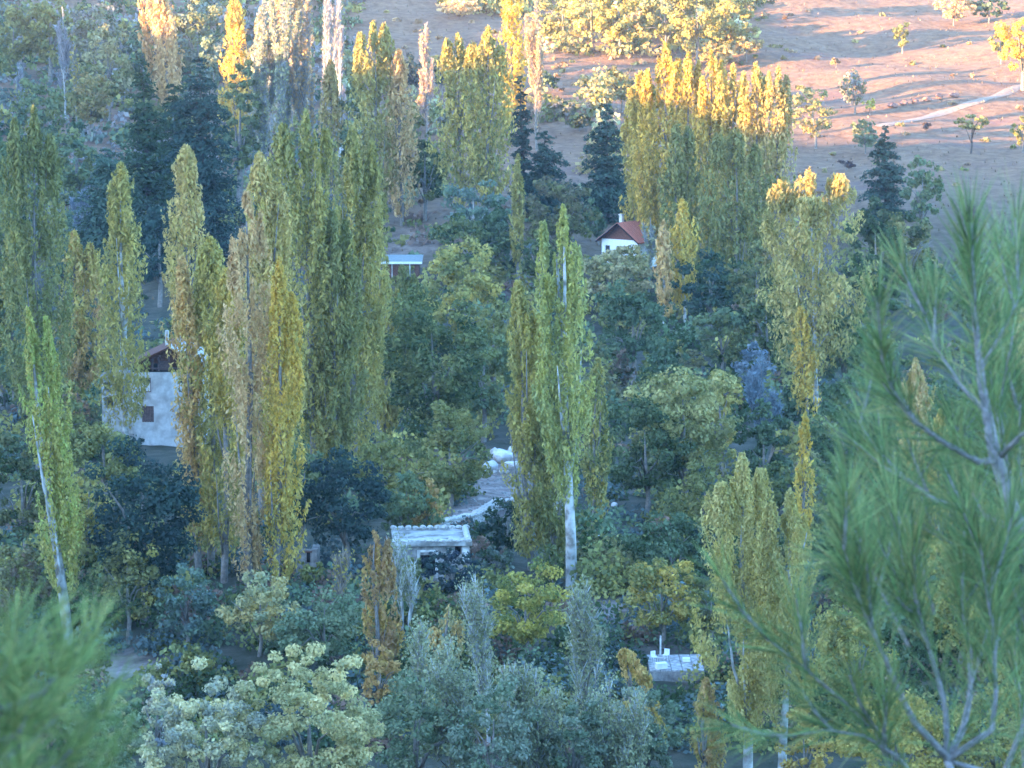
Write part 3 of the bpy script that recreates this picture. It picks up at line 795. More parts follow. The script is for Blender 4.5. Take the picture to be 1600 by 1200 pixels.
for k, (px, py, lab) in enumerate(((1395, 168, 'lowest reddish rock of the bank above the pale track'), (1412, 164, 'flat reddish rock on the bank above the pale track, second from the left'), (1430, 162, 'pinkish boulder midway along the bank above the pale track'), (1449, 158, 'upright reddish rock on the bank above the pale track'), (1468, 155, 'broad reddish rock on the bank just left of the dark shadow'), (1490, 152, 'rightmost reddish rock on the bank above the pale track'))):
    rock(lab, px, py, r_.uniform(11, 17), r_.uniform(7, 10), 60 + k, 'red_rock')

def rubble():
    r = np.random.default_rng(9); m = MB()
    for (cx, cy, rx, ry, n) in ((775, 765, 32, 36, 150), (735, 805, 40, 16, 70), (948, 855, 18, 18, 30), (950, 962, 24, 20, 30)):
        for _ in range(n):
            g = hit(cx + r.normal() * rx * .6, cy + r.normal() * ry * .6); s_ = r.uniform(.06, .2) * (1.5 if cy < 300 else 1)
            V = [Vector((math.cos(k * 1.257 + r.uniform(-.2, .2)) * s_ * q, math.sin(k * 1.257) * s_ * q, z * s_)) + g for z, q in ((-.3, 1.0), (.45, .6)) for k in range(5)]
            m.add(V, [(4, 3, 2, 1, 0), (5, 6, 7, 8, 9)] + [(k, (k + 1) % 5, 5 + (k + 1) % 5, 5 + k) for k in range(5)])
    tag(m.build('rubble', M['stone_grey']), 'small loose stones strewn over the clearings', kind='stuff')
rubble()
# ------------------------------------------------------------ trees: (base pixel) (top pixel) width in pixels
def mixc(a, b, t): return tuple(x * (1 - t) + y * t for x, y in zip(a, b))
P, B, C, N, S = poplar, broadleaf, conifer, bare_poplar, bush
# front and middle poplars
P('lime green leaning poplar with a bare white trunk, left foreground', (108, 1015), (42, 480), 64, LIME, YG, crown=.1, tips=2, bark='bark_white', tr=.3, dens=1.0, px=3.0)
P('tall grey green poplar column at the far left edge, with twin ragged tips', (62, 735), (52, 165), 82, OL, MG, tips=3, tipd=.1)
P('bluish green poplar cut by the left frame edge', (4, 640), (4, 222), 46, TEAL, MG)
P('low yellowish poplar at the left frame edge, above the lime green leaning one', (22, 640), (20, 345), 62, YG, OL)
P('yellow green poplar standing in front of the stone house annex', (196, 700), (188, 255), 62, YG, OL, crown=.05, gap=.12, bark='bark_white')
P('short yellowish poplar between the far left column and the house poplar', (118, 645), (115, 362), 74, YG, ORG, tips=2)
P('yellow tan pointed poplar above the stone house roof', (298, 655), (290, 228), 62, mixc(YG, TAN, .5), YG, tips=1)
P('orange edged slender poplar hugging the left side of the yellow poplar clump', (312, 905), (284, 392), 44, mixc(TAN, YE, .4), ORG, crown=.08, gap=.2)
P('green poplar with yellow top in the left half of the yellow poplar clump', (330, 900), (326, 372), 88, YG, OL, crown=.06, gap=.12)
P('golden short poplar low in the yellow clump, left of its bare tan trunk', (350, 912), (354, 420), 70, mixc(YG, YE, .5), OL, crown=.05, gap=.2)
P('sparse tan poplar with pale pinkish trunk in the middle of the yellow clump', (390, 938), (385, 300), 78, mixc(TAN, ORG, .4), TAN, crown=.03, gap=.35, tips=3, bark='bark_grey', dens=.9)
P('bright yellow poplar forming the right edge of the yellow clump', (432, 935), (438, 402), 66, YE, YG, crown=.02, tips=2)
P('tan yellow poplar rising behind the yellow clump', (410, 800), (406, 238), 100, mixc(YG, TAN, .45), YG, tips=2)
P('tallest olive poplar with a peaked crown, left of the notched pair', (492, 775), (478, 172), 104, OL, YG, tips=3, tipd=.08, px=3.4)
P('olive poplar with rounded shoulder, right of the tallest one', (552, 765), (550, 200), 86, OL, YG, tips=2)
P('narrow olive poplar filling in front of the tallest pair', (520, 780), (520, 330), 84, mixc(OL, MG, .5), OL, tips=2)
P('thin spire poplar at the right shoulder of the tall olive pair', (594, 690), (592, 312), 26, YG, OL)
P('slim green poplar to the right of the tall olive pair', (600, 715), (604, 425), 50, YG, OL, tips=2)
P('shorter dull green poplar pressed behind the slim green one', (640, 660), (628, 415), 52, MG, OL, tips=2)
P('yellow green poplar left of the tall white-trunked poplar', (830, 892), (808, 440), 84, YG, OL, crown=.03, tips=2, gap=.1)
P('tall poplar with several pointed tips and a long exposed white trunk', (893, 922), (880, 320), 84, mixc(LIME, YG, .5), mixc(LIME, SAGE, .5), crown=.2, tips=5, tipd=.16, tr=.33, gap=.04, dens=1.2, bark='bark_white')
P('narrow green foliage column hanging beside the exposed white trunk', (926, 830), (934, 560), 42, MG, YG, crown=.02)
P('dark green lower poplar shoot behind the base of the white trunk', (868, 895), (862, 640), 60, MG, OL, crown=.0)
P('bare-stemmed tan and yellow spire poplar right of the red-roofed house', (1036, 512), (1037, 345), 24, TAN, mixc(TAN, YE, .5), crown=.1, bark='bark_white', gap=.1)
P('golden spire poplar next to the tan spire, right of the red-roofed house', (1070, 505), (1066, 312), 34, YE, YG, crown=.06, bark='bark_white')
P('broad poplar with sunlit yellow tips in front of the open hillside', (1276, 650), (1264, 262), 128, mixc(YG, TAN, .3), OL, crown=.16, tips=4, tipd=.12, gap=.08, tr=.26, bark='bark_white')
P('slim yellow offshoot at the foot of the broad sunlit-tipped poplar', (1262, 660), (1250, 480), 34, YE, YG, crown=0)
P('pale yellow green poplar with white trunk, left of the pair at lower right', (1168, 1225), (1160, 708), 108, mixc(YG, CR, .3), YG, crown=.12, tips=3, gap=.0, dens=1.15, limbs=2, tr=.22, px=3.0, bark='bark_white')
P('yellow green poplar with white trunk, right of the pair at lower right', (1222, 1230), (1236, 765), 100, mixc(YG, SAGE, .4), YG, crown=.2, tips=4, gap=.04, dens=1.15, limbs=2, tr=.2, px=3.0, bark='bark_white')
P('single thin yellow spire poplar rising above the lower right pair', (1256, 900), (1258, 645), 27, YE, YG, crown=.0)
P('golden leaves column behind the foreground pine branch fork', (1440, 900), (1430, 560), 56, TAN, YG, crown=0, gap=.15)
P('slender yellow poplar hidden among the foreground pine needles', (1470, 940), (1468, 640), 44, mixc(YE, TAN, .4), YG, crown=0, gap=.2)
P('tan poplar at the right edge behind the foreground pine trunk', (1590, 700), (1588, 470), 44, TAN, YG, crown=0, gap=.2)
# upper poplars, tips catching the sun
P('orange tan poplar leaning right, upper left, its top in the sun', (258, 180), (222, -70), 50, mixc(TAN, ORG, .5), ORG, tips=2, crown=.02)
P('second tan poplar close right of the orange leaning one', (268, 190), (248, -30), 34, TAN, mixc(TAN, ORG, .4), crown=0)
P('small sunlit yellow poplar top, left of the blue grey bare poplars', (370, 240), (367, -5), 38, YE, YG, crown=.1)
P('feathery pale poplar just left of the wide bare grey clump', (412, 250), (410, 10), 40, mixc(YG, GY, .4), GY, crown=.05, gap=.1)
P('tan topped poplar over the wide bare grey clump', (455, 210), (455, -40), 60, TAN, mixc(TAN, GY, .5), crown=.1, tips=3, gap=.15)
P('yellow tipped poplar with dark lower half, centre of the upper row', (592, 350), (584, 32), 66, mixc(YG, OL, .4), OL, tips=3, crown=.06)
P('orange tan poplar leaning against the yellow tipped one', (628, 352), (622, 78), 44, mixc(ORG, TAN, .5), mixc(TAN, OL, .3), crown=.04)
P('olive tan poplar directly behind the tallest olive poplar', (522, 330), (516, 95), 34, mixc(TAN, OL, .5), OL, crown=0)
P('dusty green poplar clump trunk with gold tips, left one of the wide upper pair', (722, 362), (716, 52), 62, YG, MG, tips=3, tipd=.1, crown=.1)
P('gold tipped poplar, right one of the wide upper pair', (762, 365), (762, 42), 64, mixc(YG, YE, .2), MG, tips=3, tipd=.1, crown=.12)
P('bright gold poplar rising above the wide upper pair', (802, 215), (800, -60), 34, GO, YG, crown=0)
P('slim green pole-like poplar below the dark conifers', (808, 445), (809, 242), 17, OL, YG, crown=.12, bark='bark_grey')
for lab, bx, tx, ty, w, ca in (
    ('leftmost poplar of the long sunlit row, gold on its left side', 1002, 1000, 112, 56, mixc(YG, YE, .5)),
    ('highest gold tipped poplar near the left end of the long sunlit row', 1036, 1040, 66, 60, YE),
    ('gold tipped poplar right of the highest one in the long sunlit row', 1072, 1076, 82, 50, mixc(YG, YE, .6)),
    ('middle poplar of the long sunlit row, with a dark gap on its left', 1108, 1112, 78, 52, mixc(YG, YE, .7)),
    ('lemon tipped poplar right of the middle of the long sunlit row', 1142, 1146, 100, 50, YG),
    ('slender poplar second from the right end of the long sunlit row', 1180, 1182, 98, 48, mixc(YG, TAN, .3)),
    ('rightmost tan tipped poplar of the long sunlit row', 1216, 1216, 104, 42, mixc(TAN, YG, .4))):
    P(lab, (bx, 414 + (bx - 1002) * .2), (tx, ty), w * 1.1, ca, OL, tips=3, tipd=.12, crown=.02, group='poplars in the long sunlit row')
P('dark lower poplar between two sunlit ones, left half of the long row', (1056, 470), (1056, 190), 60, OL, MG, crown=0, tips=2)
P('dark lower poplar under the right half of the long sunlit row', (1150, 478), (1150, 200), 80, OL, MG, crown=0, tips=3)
P('yellow sapling poplar against the left end of the long sunlit row', (982, 345), (978, 275), 14, YG, YE, crown=0)
# nearly bare poplars
N('left stem of the wide bare blue grey poplar clump', (412, 330), (412, -20), 62, GY, SAGE, nleaf=.5, dens=1.2, group='bare poplars of the upper clump')
N('middle stem of the wide bare blue grey poplar clump', (440, 335), (442, -30), 62, GY, SAGE, nleaf=.45, dens=1.2, group='bare poplars of the upper clump')
N('right stem of the wide bare blue grey poplar clump', (474, 330), (476, -10), 56, GY, TAN, nleaf=.45, dens=1.2, group='bare poplars of the upper clump')
N('white stemmed leafless poplar right of the bare grey clump', (512, 300), (516, -60), 34, (.42, .39, .38), TAN, nleaf=.05, bark='bark_white', stems=3)
N('second leafless whitish poplar beside the white stemmed one', (530, 270), (532, -40), 24, (.40, .36, .36), TAN, nleaf=.04, bark='bark_white')
N('thin pinkish bare poplar standing alone in front of the shaded slope', (668, 232), (665, 40), 28, (.42, .33, .30), TAN, nleaf=.35, dens=1.4)
N('tan feathery bare poplar right of the bright gold one', (838, 235), (838, 5), 36, (.46, .35, .26), TAN, nleaf=.6, dens=1.6)
N('pale bare trunk poplar high at the upper left', (102, 190), (98, 15), 20, (.30, .29, .30), GY, nleaf=.05, bark='bark_white')
N('thin bare poplar close right of the pale trunk, upper left', (120, 196), (116, 68), 14, (.28, .27, .22), YG, nleaf=.4)
N('faint grey bare poplar above the far left column', (36, 200), (31, 100), 16, (.26, .27, .28), GY, nleaf=.1, bark='bark_white')
N('grey bare sapling with forked top behind the red-roofed house', (1014, 470), (1016, 345), 26, GY, SAGE, nleaf=.3, bark='bark_white')
N('tall grey bare poplar in the bottom centre, right of the round yellow green bush', (918, 1240), (915, 915), 70, (.42, .43, .43), SAGE, nleaf=.8, dens=.7)
N('white barked bare tree in front of the dark hut bush', (764, 1170), (742, 905), 50, (.48, .48, .47), SAGE, nleaf=.6, bark='bark_white', dens=.7)
N('white forked sapling standing left of the ruined hut', (628, 985), (618, 838), 44, (.52, .52, .50), SAGE, nleaf=.3, bark='bark_white', r0=.1, dens=.4)
N('second thin white sapling beside the forked one by the hut', (640, 985), (648, 880), 24, (.52, .52, .50), SAGE, nleaf=.3, bark='bark_white', r0=.08, dens=.4)
N('grey bare shrub tree at bottom centre, below the white barked bare tree', (705, 1280), (700, 1010), 90, (.42, .43, .43), SAGE, nleaf=1.1, dens=.6)
N('grey bare shrub tree at bottom centre, under the round yellow green bush', (850, 1290), (836, 1060), 110, (.42, .43, .43), SAGE, nleaf=1.1, dens=.6)
N('thin upright grey tree at the bottom, left of the tan leaved shrub', (950, 1290), (952, 1060), 60, (.44, .45, .44), SAGE, nleaf=1.0, dens=.6)
N('blue grey leafless tree left of the broad sunlit-tipped poplar', (1192, 720), (1188, 560), 74, (.20, .23, .26), BLG, nleaf=.4, dens=1.4)
N('bluish bare crown behind the far left column poplar', (128, 400), (128, 300), 60, (.30, .32, .36), BLG, nleaf=.15, dens=1.6)
N('small bare tree on the clearing left of the yellow column near the hut', (535, 960), (536, 868), 30, (.32, .26, .20), YG, nleaf=.25)
# conifers
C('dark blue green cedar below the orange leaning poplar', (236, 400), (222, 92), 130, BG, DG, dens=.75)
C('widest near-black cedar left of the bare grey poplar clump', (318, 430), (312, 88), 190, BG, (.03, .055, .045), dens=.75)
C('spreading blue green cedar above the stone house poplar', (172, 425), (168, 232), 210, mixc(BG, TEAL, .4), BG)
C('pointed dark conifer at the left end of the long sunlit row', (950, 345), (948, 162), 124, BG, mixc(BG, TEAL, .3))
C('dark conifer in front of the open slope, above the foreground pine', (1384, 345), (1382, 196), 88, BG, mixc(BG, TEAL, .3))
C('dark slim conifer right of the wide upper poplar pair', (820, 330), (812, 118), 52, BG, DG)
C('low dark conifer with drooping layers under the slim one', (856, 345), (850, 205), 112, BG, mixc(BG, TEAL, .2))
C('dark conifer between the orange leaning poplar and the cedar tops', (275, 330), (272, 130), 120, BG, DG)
# broad trees and bushes of the valley, back to front
B('dusty green rounded tree topping the far left skyline', (20, 120), (22, 10), 90, MG, OL)
B('olive tree above the pale bare trunk, upper left', (78, 130), (80, -10), 80, mixc(MG, YG, .5), MG)
B('grey brown tree behind the pale bare trunk', (150, 150), (148, 10), 90, mixc(GY, BRN, .4), MG)
B('rusty brown crowned tree in front of the blue cedars', (140, 220), (138, 112), 80, mixc(ORG, MG, .5), MG)
B('sage green tree left of the orange leaning poplar', (170, 190), (168, 52), 96, mixc(SAGE, TAN, .25), MG)
B('dull green tree right of the second tan poplar', (310, 150), (308, 10), 90, MG, mixc(BLG, MG, .5))
B('bluish green tree between the two upper left sunlit poplars', (332, 215), (335, 70), 70, mixc(BLG, MG, .5), TEAL)
B('grey green bush crown left of the rusty tree', (60, 250), (62, 130), 84, MG, TEAL)
B('dark teal tree in front of the spreading cedar', (120, 330), (118, 205), 90, TEAL, MG)
B('dark tree under the tan pointed poplar tip', (250, 480), (248, 330), 90, (.03, .06, .045), BG)
B('dim green tree left of the bare grey clump, under the yellow sunlit top', (374, 330), (376, 110), 66, TEAL, MG)
B('dark green tree behind the slim gap right of the tallest olive poplar', (560, 330), (550, 130), 60, MG, TEAL)
B('very dark round tree behind the thin pinkish bare poplar', (648, 150), (644, 88), 44, (.03, .05, .05), BG)
B('second dark round tree right of the thin pinkish bare poplar', (690, 148), (688, 92), 30, (.04, .05, .06), BG)
B('dark green tree filling below the lonely thin bare poplar', (664, 345), (664, 214), 78, DG, MG)
B('blue grey leafless-looking round tree with pale trunk under the wide upper pair', (742, 385), (738, 288), 110, mixc(BLG, MG, .4), TEAL, bark='bark_white')
B('dark bushy tree below the blue grey round one', (735, 440), (735, 340), 130, DG, MG)
B('dark green tree at the left foot of the pole-like poplar', (780, 430), (776, 320), 66, DG, TEAL)
B('brownish olive domed tree left of the red-roofed house', (878, 415), (874, 284), 116, mixc(DG, BRN, .5), MG)
B('dark tree on the left side below the brownish dome', (845, 470), (838, 360), 60, DG, MG)
B('dark green tree directly behind the red-roofed house', (935, 385), (920, 318), 50, DG, TEAL)
B('tan green fruit tree in front of the red-roofed house', (965, 500), (962, 390), 112, mixc(SAGE, TAN, .45), MG, dens=1.6)
B('bushy tree with yellow topped branches in the centre of the valley', (728, 590), (722, 388), 132, YG, MG, K=30)
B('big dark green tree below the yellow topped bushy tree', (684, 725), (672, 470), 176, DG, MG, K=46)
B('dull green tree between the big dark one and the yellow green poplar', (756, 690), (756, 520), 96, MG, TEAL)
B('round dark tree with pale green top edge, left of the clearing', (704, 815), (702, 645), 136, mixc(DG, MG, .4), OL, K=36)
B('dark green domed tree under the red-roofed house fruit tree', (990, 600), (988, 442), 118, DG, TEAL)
S('tan olive bush close against the white wall of the red-roofed house', (964, 452), (962, 390), 96, mixc(SAGE, TAN, .4), MG, dens=1.5)
B('small reddish brown bush below the dark green dome', (970, 620), (970, 550), 46, BRN, DG)
B('teal green bush right of the golden spire poplar', (1128, 590), (1126, 485), 96, MG, TEAL)
B('dark bluish tree below the long sunlit row', (1110, 520), (1108, 400), 110, DG, BG)
B('dusky tree with a few orange leaves at the right of the long row', (1182, 560), (1182, 388), 84, mixc(MG, ORG, .15), DG)
B('green tree left of the broad sunlit-tipped poplar foot', (1200, 600), (1196, 450), 90, MG, DG)
B('large sage yellow tree right of the white-trunked poplar', (1070, 800), (1066, 566), 170, mixc(YG, SAGE, .4), MG, K=44)
B('yellow green shoulder tree at the right of the large sage yellow one', (1130, 760), (1122, 585), 70, YG, OL)
B('deep green round tree in front of the large sage yellow one', (1012, 815), (1006, 640), 150, mixc(MG, TEAL, .5), DG, K=36)
B('pale bluish bush below the teal green bush', (1180, 620), (1178, 545), 60, BLG, mixc(BLG, GY, .5))
B('dark tree in the hollow right of the large sage yellow tree', (1195, 800), (1192, 640), 90, DG, TEAL)
B('dark green tree over the white outcrop rocks', (1090, 790), (1040, 700), 100, DG, MG)
B('dark green tree beyond the lower right poplar pair', (1210, 860), (1205, 720), 90, MG, DG)
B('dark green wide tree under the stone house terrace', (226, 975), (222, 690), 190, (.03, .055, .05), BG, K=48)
B('green tree with brown leaves in front of the annex', (165, 790), (160, 655), 120, MG, OL)
B('small orange brown leaved tree left of the annex', (112, 700), (112, 620), 56, ORG, BRN, gap=.25)
B('dark tree behind the lime green leaning poplar trunk', (40, 880), (30, 690), 110, DG, mixc(MG, BRN, .3))
B('brown green tree left of the lime green leaning poplar', (20, 1000), (24, 860), 110, MG, BRN)
B('dark mid-height tree above the spreading green one at the left edge', (50, 690), (46, 520), 100, MG, TEAL)
B('teal tree behind the house poplar, left of the annex', (118, 640), (120, 500), 84, TEAL, DG)
B('deep blue green mass tree at the foot of the tall olive poplars', (545, 890), (520, 716), 170, (.035, .06, .06), BG, K=44)
B('round topped tree with a pale crest, right of the deep blue green one', (600, 800), (594, 682), 90, mixc(MG, YG, .35), MG)
B('dim tree under the slim green poplar, left of the round dark tree', (640, 860), (634, 745), 110, MG, TEAL)
B('orange yellow autumn tree leaning over the dry stone wall', (664, 855), (660, 752), 56, mixc(ORG, YG, .4), ORG, gap=.15)
S('dark upright evergreen bush right of the dry stone wall', (795, 882), (790, 782), 88, DG, (.03, .06, .05))
S('blue black bush growing against the right of the ruined hut', (708, 948), (704, 862), 92, (.03, .045, .06), BG)
S('leafy dark green bush against the left front of the ruined hut', (640, 935), (640, 872), 56, MG, DG)
S('low yellow green bush in front of the lilac wall fragment', (487, 925), (487, 877), 44, mixc(MG, YG, .4), MG)
S('round dusky green bush between the brown patch and the yellow leaved tree', (985, 900), (984, 842), 54, MG, DG)
S('low bush at the right foot of the white trunk', (925, 900), (925, 868), 40, mixc(MG, TEAL, .5), DG)
S('dusky bush between the hut and the white trunk', (775, 905), (772, 860), 70, mixc(MG, BLG, .5), DG)
S('bright yellow green round bush in the lower centre', (822, 1045), (820, 892), 138, mixc(LIME, YE, .5), mixc(DG, LIME, .3), K=40, px=3.0)
B('green tree with yellow leaves on its lower boughs, right of the rail fence', (1036, 1015), (1032, 872), 128, mixc(YE, MG, .4), MG, K=36)
B('dark green tree behind the yellow leaved one', (1050, 930), (1046, 806), 130, DG, TEAL)
B('dark tree between the outcrop rocks and lower right pair', (1110, 930), (1108, 830), 80, DG, (.03, .05, .05))
B('brownish shrub tree at the left foot of the lower right poplars', (1110, 1010), (1112, 900), 70, mixc(MG, BRN, .4), MG)
P('orange brown column tree left of the ruined hut', (588, 1075), (585, 830), 64, mixc(ORG, BRN, .35), mixc(YE, BRN, .3), crown=0, gap=.2, tips=2)
S('rusty shrub at the foot of the orange brown column', (592, 1130), (596, 1010), 60, ORG, mixc(ORG, YG, .4))
S('yellow leaved bush at the foot of the yellow poplar clump', (405, 1030), (408, 900), 120, mixc(YG, TAN, .4), SAGE)
S('teal grey rounded bush below the lilac wall fragment', (505, 1060), (508, 922), 150, mixc(TEAL, SAGE, .4), TEAL, K=36)
S('bluish twiggy bush left of the yellow leaved bush', (292, 1020), (290, 895), 96, mixc(BLG, TEAL, .5), TEAL)
S('shadowy bush with yellow leaves on the left, under the dark wide tree', (200, 1005), (198, 850), 120, mixc(YG, MG, .5), (.03, .05, .04), gap=.35)
S('yellow leaved spray bush beside the lime green poplar trunk', (136, 880), (140, 738), 70, mixc(YG, YE, .3), MG, gap=.4)
S('low dark bush left of the grey lilac bare ground', (140, 1080), (138, 1020), 80, DG, MG)
S('small green bush with yellow shoots above the cream crowned tree', (306, 1085), (304, 1010), 70, mixc(MG, YG, .4), DG)
B('cream grey spreading tree at the bottom, its left part', (330, 1330), (318, 1058), 210, mixc(CR, YE, .12), mixc(GY, SAGE, .5), K=70, px=3.3, puff=(.09, .16), dens=1.1)
B('cream green crowned tree at the bottom left of centre', (490, 1330), (478, 1026), 260, mixc(CR, YE, .25), mixc(OL, SAGE, .5), K=80, px=3.3, puff=(.08, .15), dens=1.1)
S('pale peach leaved bush peeking left of the cream grey tree', (240, 1240), (250, 1050), 60, mixc(CR, ORG, .35), GY, gap=.3)
S('teal grey bush at the bottom left of the cream tree', (170, 1270), (160, 1080), 130, TEAL, SAGE)
S('small tan leaved bush at the bottom between the fluffy pine and the cream tree', (185, 1240), (190, 1100), 50, mixc(CR, TAN, .4), MG, gap=.4)
S('grey green shrub mass at the bottom centre, left part', (650, 1290), (648, 1050), 130, mixc(SAGE, TEAL, .35), TEAL, K=36, gap=.4)
S('grey green shrub mass at the bottom centre, middle part', (770, 1300), (772, 1080), 140, mixc(SAGE, BLG, .4), TEAL, K=30, gap=.4)
S('grey green shrub mass at the bottom centre, right part', (900, 1290), (892, 1090), 120, mixc(SAGE, BLG, .35), TEAL, K=26, gap=.4)
S('blue grey shrub under the tan leaved shrub', (1010, 1280), (1006, 1085), 120, mixc(SAGE, BLG, .4), TEAL, K=34)
P('tan yellow leaved shrub with two points, in front of the stone platform', (1000, 1170), (976, 1015), 70, mixc(YE, TAN, .6), YG, crown=0, tips=4, gap=.2, tipd=.3)
P('tan yellow upright shrub in front of the white barked bare tree', (694, 1075), (702, 945), 56, mixc(TAN, YE, .4), SAGE, crown=0, gap=.25, tips=3, tipd=.3)
P('orange leaved sapling at the left foot of the lower right pair', (1098, 1230), (1104, 1060), 56, mixc(ORG, TAN, .3), YG, crown=0, gap=.1, tips=2)
S('yellow brown bush at the bottom under the right white trunk', (1258, 1260), (1255, 1120), 90, mixc(YE, BRN, .4), YG, gap=.2)
S('green bush at the bottom right corner behind the pine', (1560, 1290), (1545, 1060), 190, MG, YG, K=34)
S('yellow green bush at the bottom behind the pine fork', (1400, 1290), (1400, 1080), 190, YG, mixc(YE, MG, .5), K=36)
B('round olive tree between the far left column and the stone house', (95, 740), (92, 600), 90, MG, OL)
B('dim green tree in the gap right of the slim green poplar', (650, 560), (648, 450), 70, MG, DG)
B('low green tree at the foot of the tallest olive poplars', (470, 860), (478, 700), 90, MG, TEAL)
B('green tree between the central yellow green poplar and the big dark tree', (770, 640), (772, 470), 60, MG, OL)
B('olive tree right of the deep green round tree', (1100, 850), (1102, 730), 90, MG, OL)
B('small green tree left of the pale rail fence', (862, 930), (858, 850), 46, MG, DG)
B('teal tree hidden behind the reddish bush under the dome tree', (1040, 640), (1040, 540), 90, TEAL, DG)
N('grey bare spindly tree at the bottom between the shrub masses', (808, 1290), (800, 1040), 60, (.44, .45, .44), SAGE, nleaf=.9, dens=.6)
N('pale bare spindly tree left of the tan yellow upright shrub', (660, 1240), (655, 985), 50, (.44, .45, .44), SAGE, nleaf=.9, dens=.6)
N('pale grey bare spindly tree at the bottom below the tan leaved shrub', (985, 1290), (990, 1090), 60, (.46, .47, .46), SAGE, nleaf=.9, dens=.6)
# behind the foreground pine
B('dark green tree right of the broad sunlit-tipped poplar', (1372, 520), (1366, 320), 100, mixc(DG, BRN, .15), DG)
B('pale green rounded tree right of the dark slope conifer', (1440, 375), (1442, 252), 62, MG, TEAL)
B('brown leaved tree behind the top of the foreground pine', (1420, 480), (1410, 330), 110, mixc(MG, ORG, .3), DG)
B('dark tree right behind the top of the foreground pine', (1560, 560), (1550, 390), 150, MG, TEAL)
B('green tree right of the thin yellow spire, behind the pine needles', (1340, 800), (1335, 590), 140, DG, TEAL, K=36)
B('teal tree behind the middle of the foreground pine', (1480, 820), (1480, 600), 150, MG, TEAL)
B('yellowish tree behind the pine, right of its trunk', (1580, 900), (1585, 640), 120, MG, YG)
B('dark tree below the pine limbs, right of the lower right pair', (1320, 960), (1318, 800), 120, DG, BG)
B('dim green tree low behind the pine trunk', (1500, 1060), (1500, 860), 180, MG, YG, K=36)
B('olive tree low behind the pine, right of the lower right pair', (1340, 1150), (1345, 950), 150, MG, YG, K=34)
B('dark hollow tree under the broad sunlit-tipped poplar', (1320, 640), (1318, 470), 90, DG, TEAL)
S('dark bush on the shaded slope under the bright gold upper poplar', (850, 150), (850, 112), 46, DG, TEAL)
S('purple grey bush on the shaded slope, right of the tan feathery bare poplar', (885, 185), (884, 158), 44, mixc(GY, BRN, .5), MG)
S('low olive bush right of the sunlit yellow tipped poplar base', (655, 205), (655, 170), 40, MG, OL)
S('dim bush at the head of the pale shaded gap', (905, 205), (905, 180), 40, mixc(DG, BRN, .4), MG)
S('sage bush in the gap left of the wide upper poplar pair', (680, 290), (680, 250), 50, TEAL, MG)
B('dark tree at the top edge between the thicket and the sunlit slope', (1170, 30), (1172, -30), 80, DG, TEAL)
# open hillside
B('small rounded green tree alone on the sunlit slope', (1410, 84), (1408, 32), 32, MG, OL, K=14, px=3.0)
B('mixed reddish and grey shrub tree in the middle of the sunlit slope', (1336, 178), (1332, 114), 42, mixc(GY, BRN, .4), MG, gap=.3, px=3.0)
S('small lime green bush right of the reddish shrub', (1359, 180), (1359, 152), 20, LIME, YG, K=8, px=3.0)
B('sparse tan tree leaning on the slope right of the long row', (1275, 232), (1266, 145), 78, mixc(TAN, MG, .35), MG, gap=.5, px=3.0)
B('umbrella shaped tree with thin trunk on the slope at right', (1517, 240), (1520, 178), 54, mixc(YG, BRN, .3), MG, skirt=.5, K=14, px=3.0, bark='bark_dark')
B('half seen yellow tree at the right frame edge of the slope', (1598, 238), (1596, 172), 34, YG, MG, K=12, px=3.0)
B('brilliant golden tree at the top right corner', (1598, 142), (1596, 12), 74, GO, YE, K=26, px=3.0)
S('yellow green bush left of the brilliant golden tree', (1564, 100), (1562, 45), 40, YG, MG, K=12, px=3.0)
S('dark bush at the upper edge left of the golden tree', (1545, 36), (1545, -10), 60, DG, TEAL, K=14)
S('pale tan bush at the top of the sunlit slope', (1490, 40), (1490, -12), 60, mixc(TAN, BRN, .3), TAN, gap=.25)
S('tiny orange bush on the sunlit slope, left of the lone green tree', (1306, 106), (1305, 91), 13, ORG, BRN, K=6)
S('dark dome bush on the shaded lower slope', (1322, 266), (1322, 250), 30, (.05, .04, .05), BRN, K=8)
S('small dark bush under the sunlit track on the slope', (1446, 204), (1446, 192), 14, (.06, .05, .05), BRN, K=6)
S('grey olive bush left of the slope conifer', (1352, 240), (1350, 190), 46, mixc(MG, GY, .3), TEAL, gap=.2)
for lab, bx, by, ty, w, ca, cb in (
    ('leftmost olive green tree of the thicket over the shaded band', 880, 60, -15, 60, mixc(YG, SAGE, .4), MG),
    ('second tree of the thicket, with pale lit clumps', 925, 70, -20, 66, mixc(YG, SAGE, .3), OL),
    ('yellowest tree in the middle of the thicket', 968, 76, -15, 62, YG, MG),
    ('reddish leaved tree low in the thicket', 1004, 50, 8, 34, mixc(ORG, BRN, .3), TAN),
    ('tall pale green tree right of the reddish one in the thicket', 1040, 88, -30, 66, mixc(YG, SAGE, .5), MG),
    ('dark green tree on the right side of the thicket', 1090, 96, -30, 70, MG, YG),
    ('sunlit green tree at the right end of the thicket', 1134, 90, -10, 60, mixc(YG, MG, .4), MG),
    ('small tan tree below the right end of the thicket', 1166, 92, 44, 38, TAN, MG)):
    B(lab, (bx, by + 8), (bx - 2, ty), w * 1.45, ca, cb, K=26, px=3.0, group='trees of the thicket above the slope')
S('yellowish bush in the middle of the shaded slope, left of the pointed conifer', (938, 178), (934, 118), 74, mixc(SAGE, TAN, .4), MG)
S('brown green bush right of the yellowish slope bush', (972, 175), (968, 108), 50, mixc(MG, BRN, .4), MG)
S('warm tan bush on the slope above the sunlit row', (1120, 110), (1118, 66), 60, mixc(TAN, MG, .3), MG)
S('small olive bush left of the yellow tipped upper poplar', (548, 120), (546, 82), 44, MG, SAGE)
S('sunlit tan bush at the top above the shaded slope', (720, 28), (718, 2), 70, mixc(TAN, ORG, .2), TAN, gap=.2)
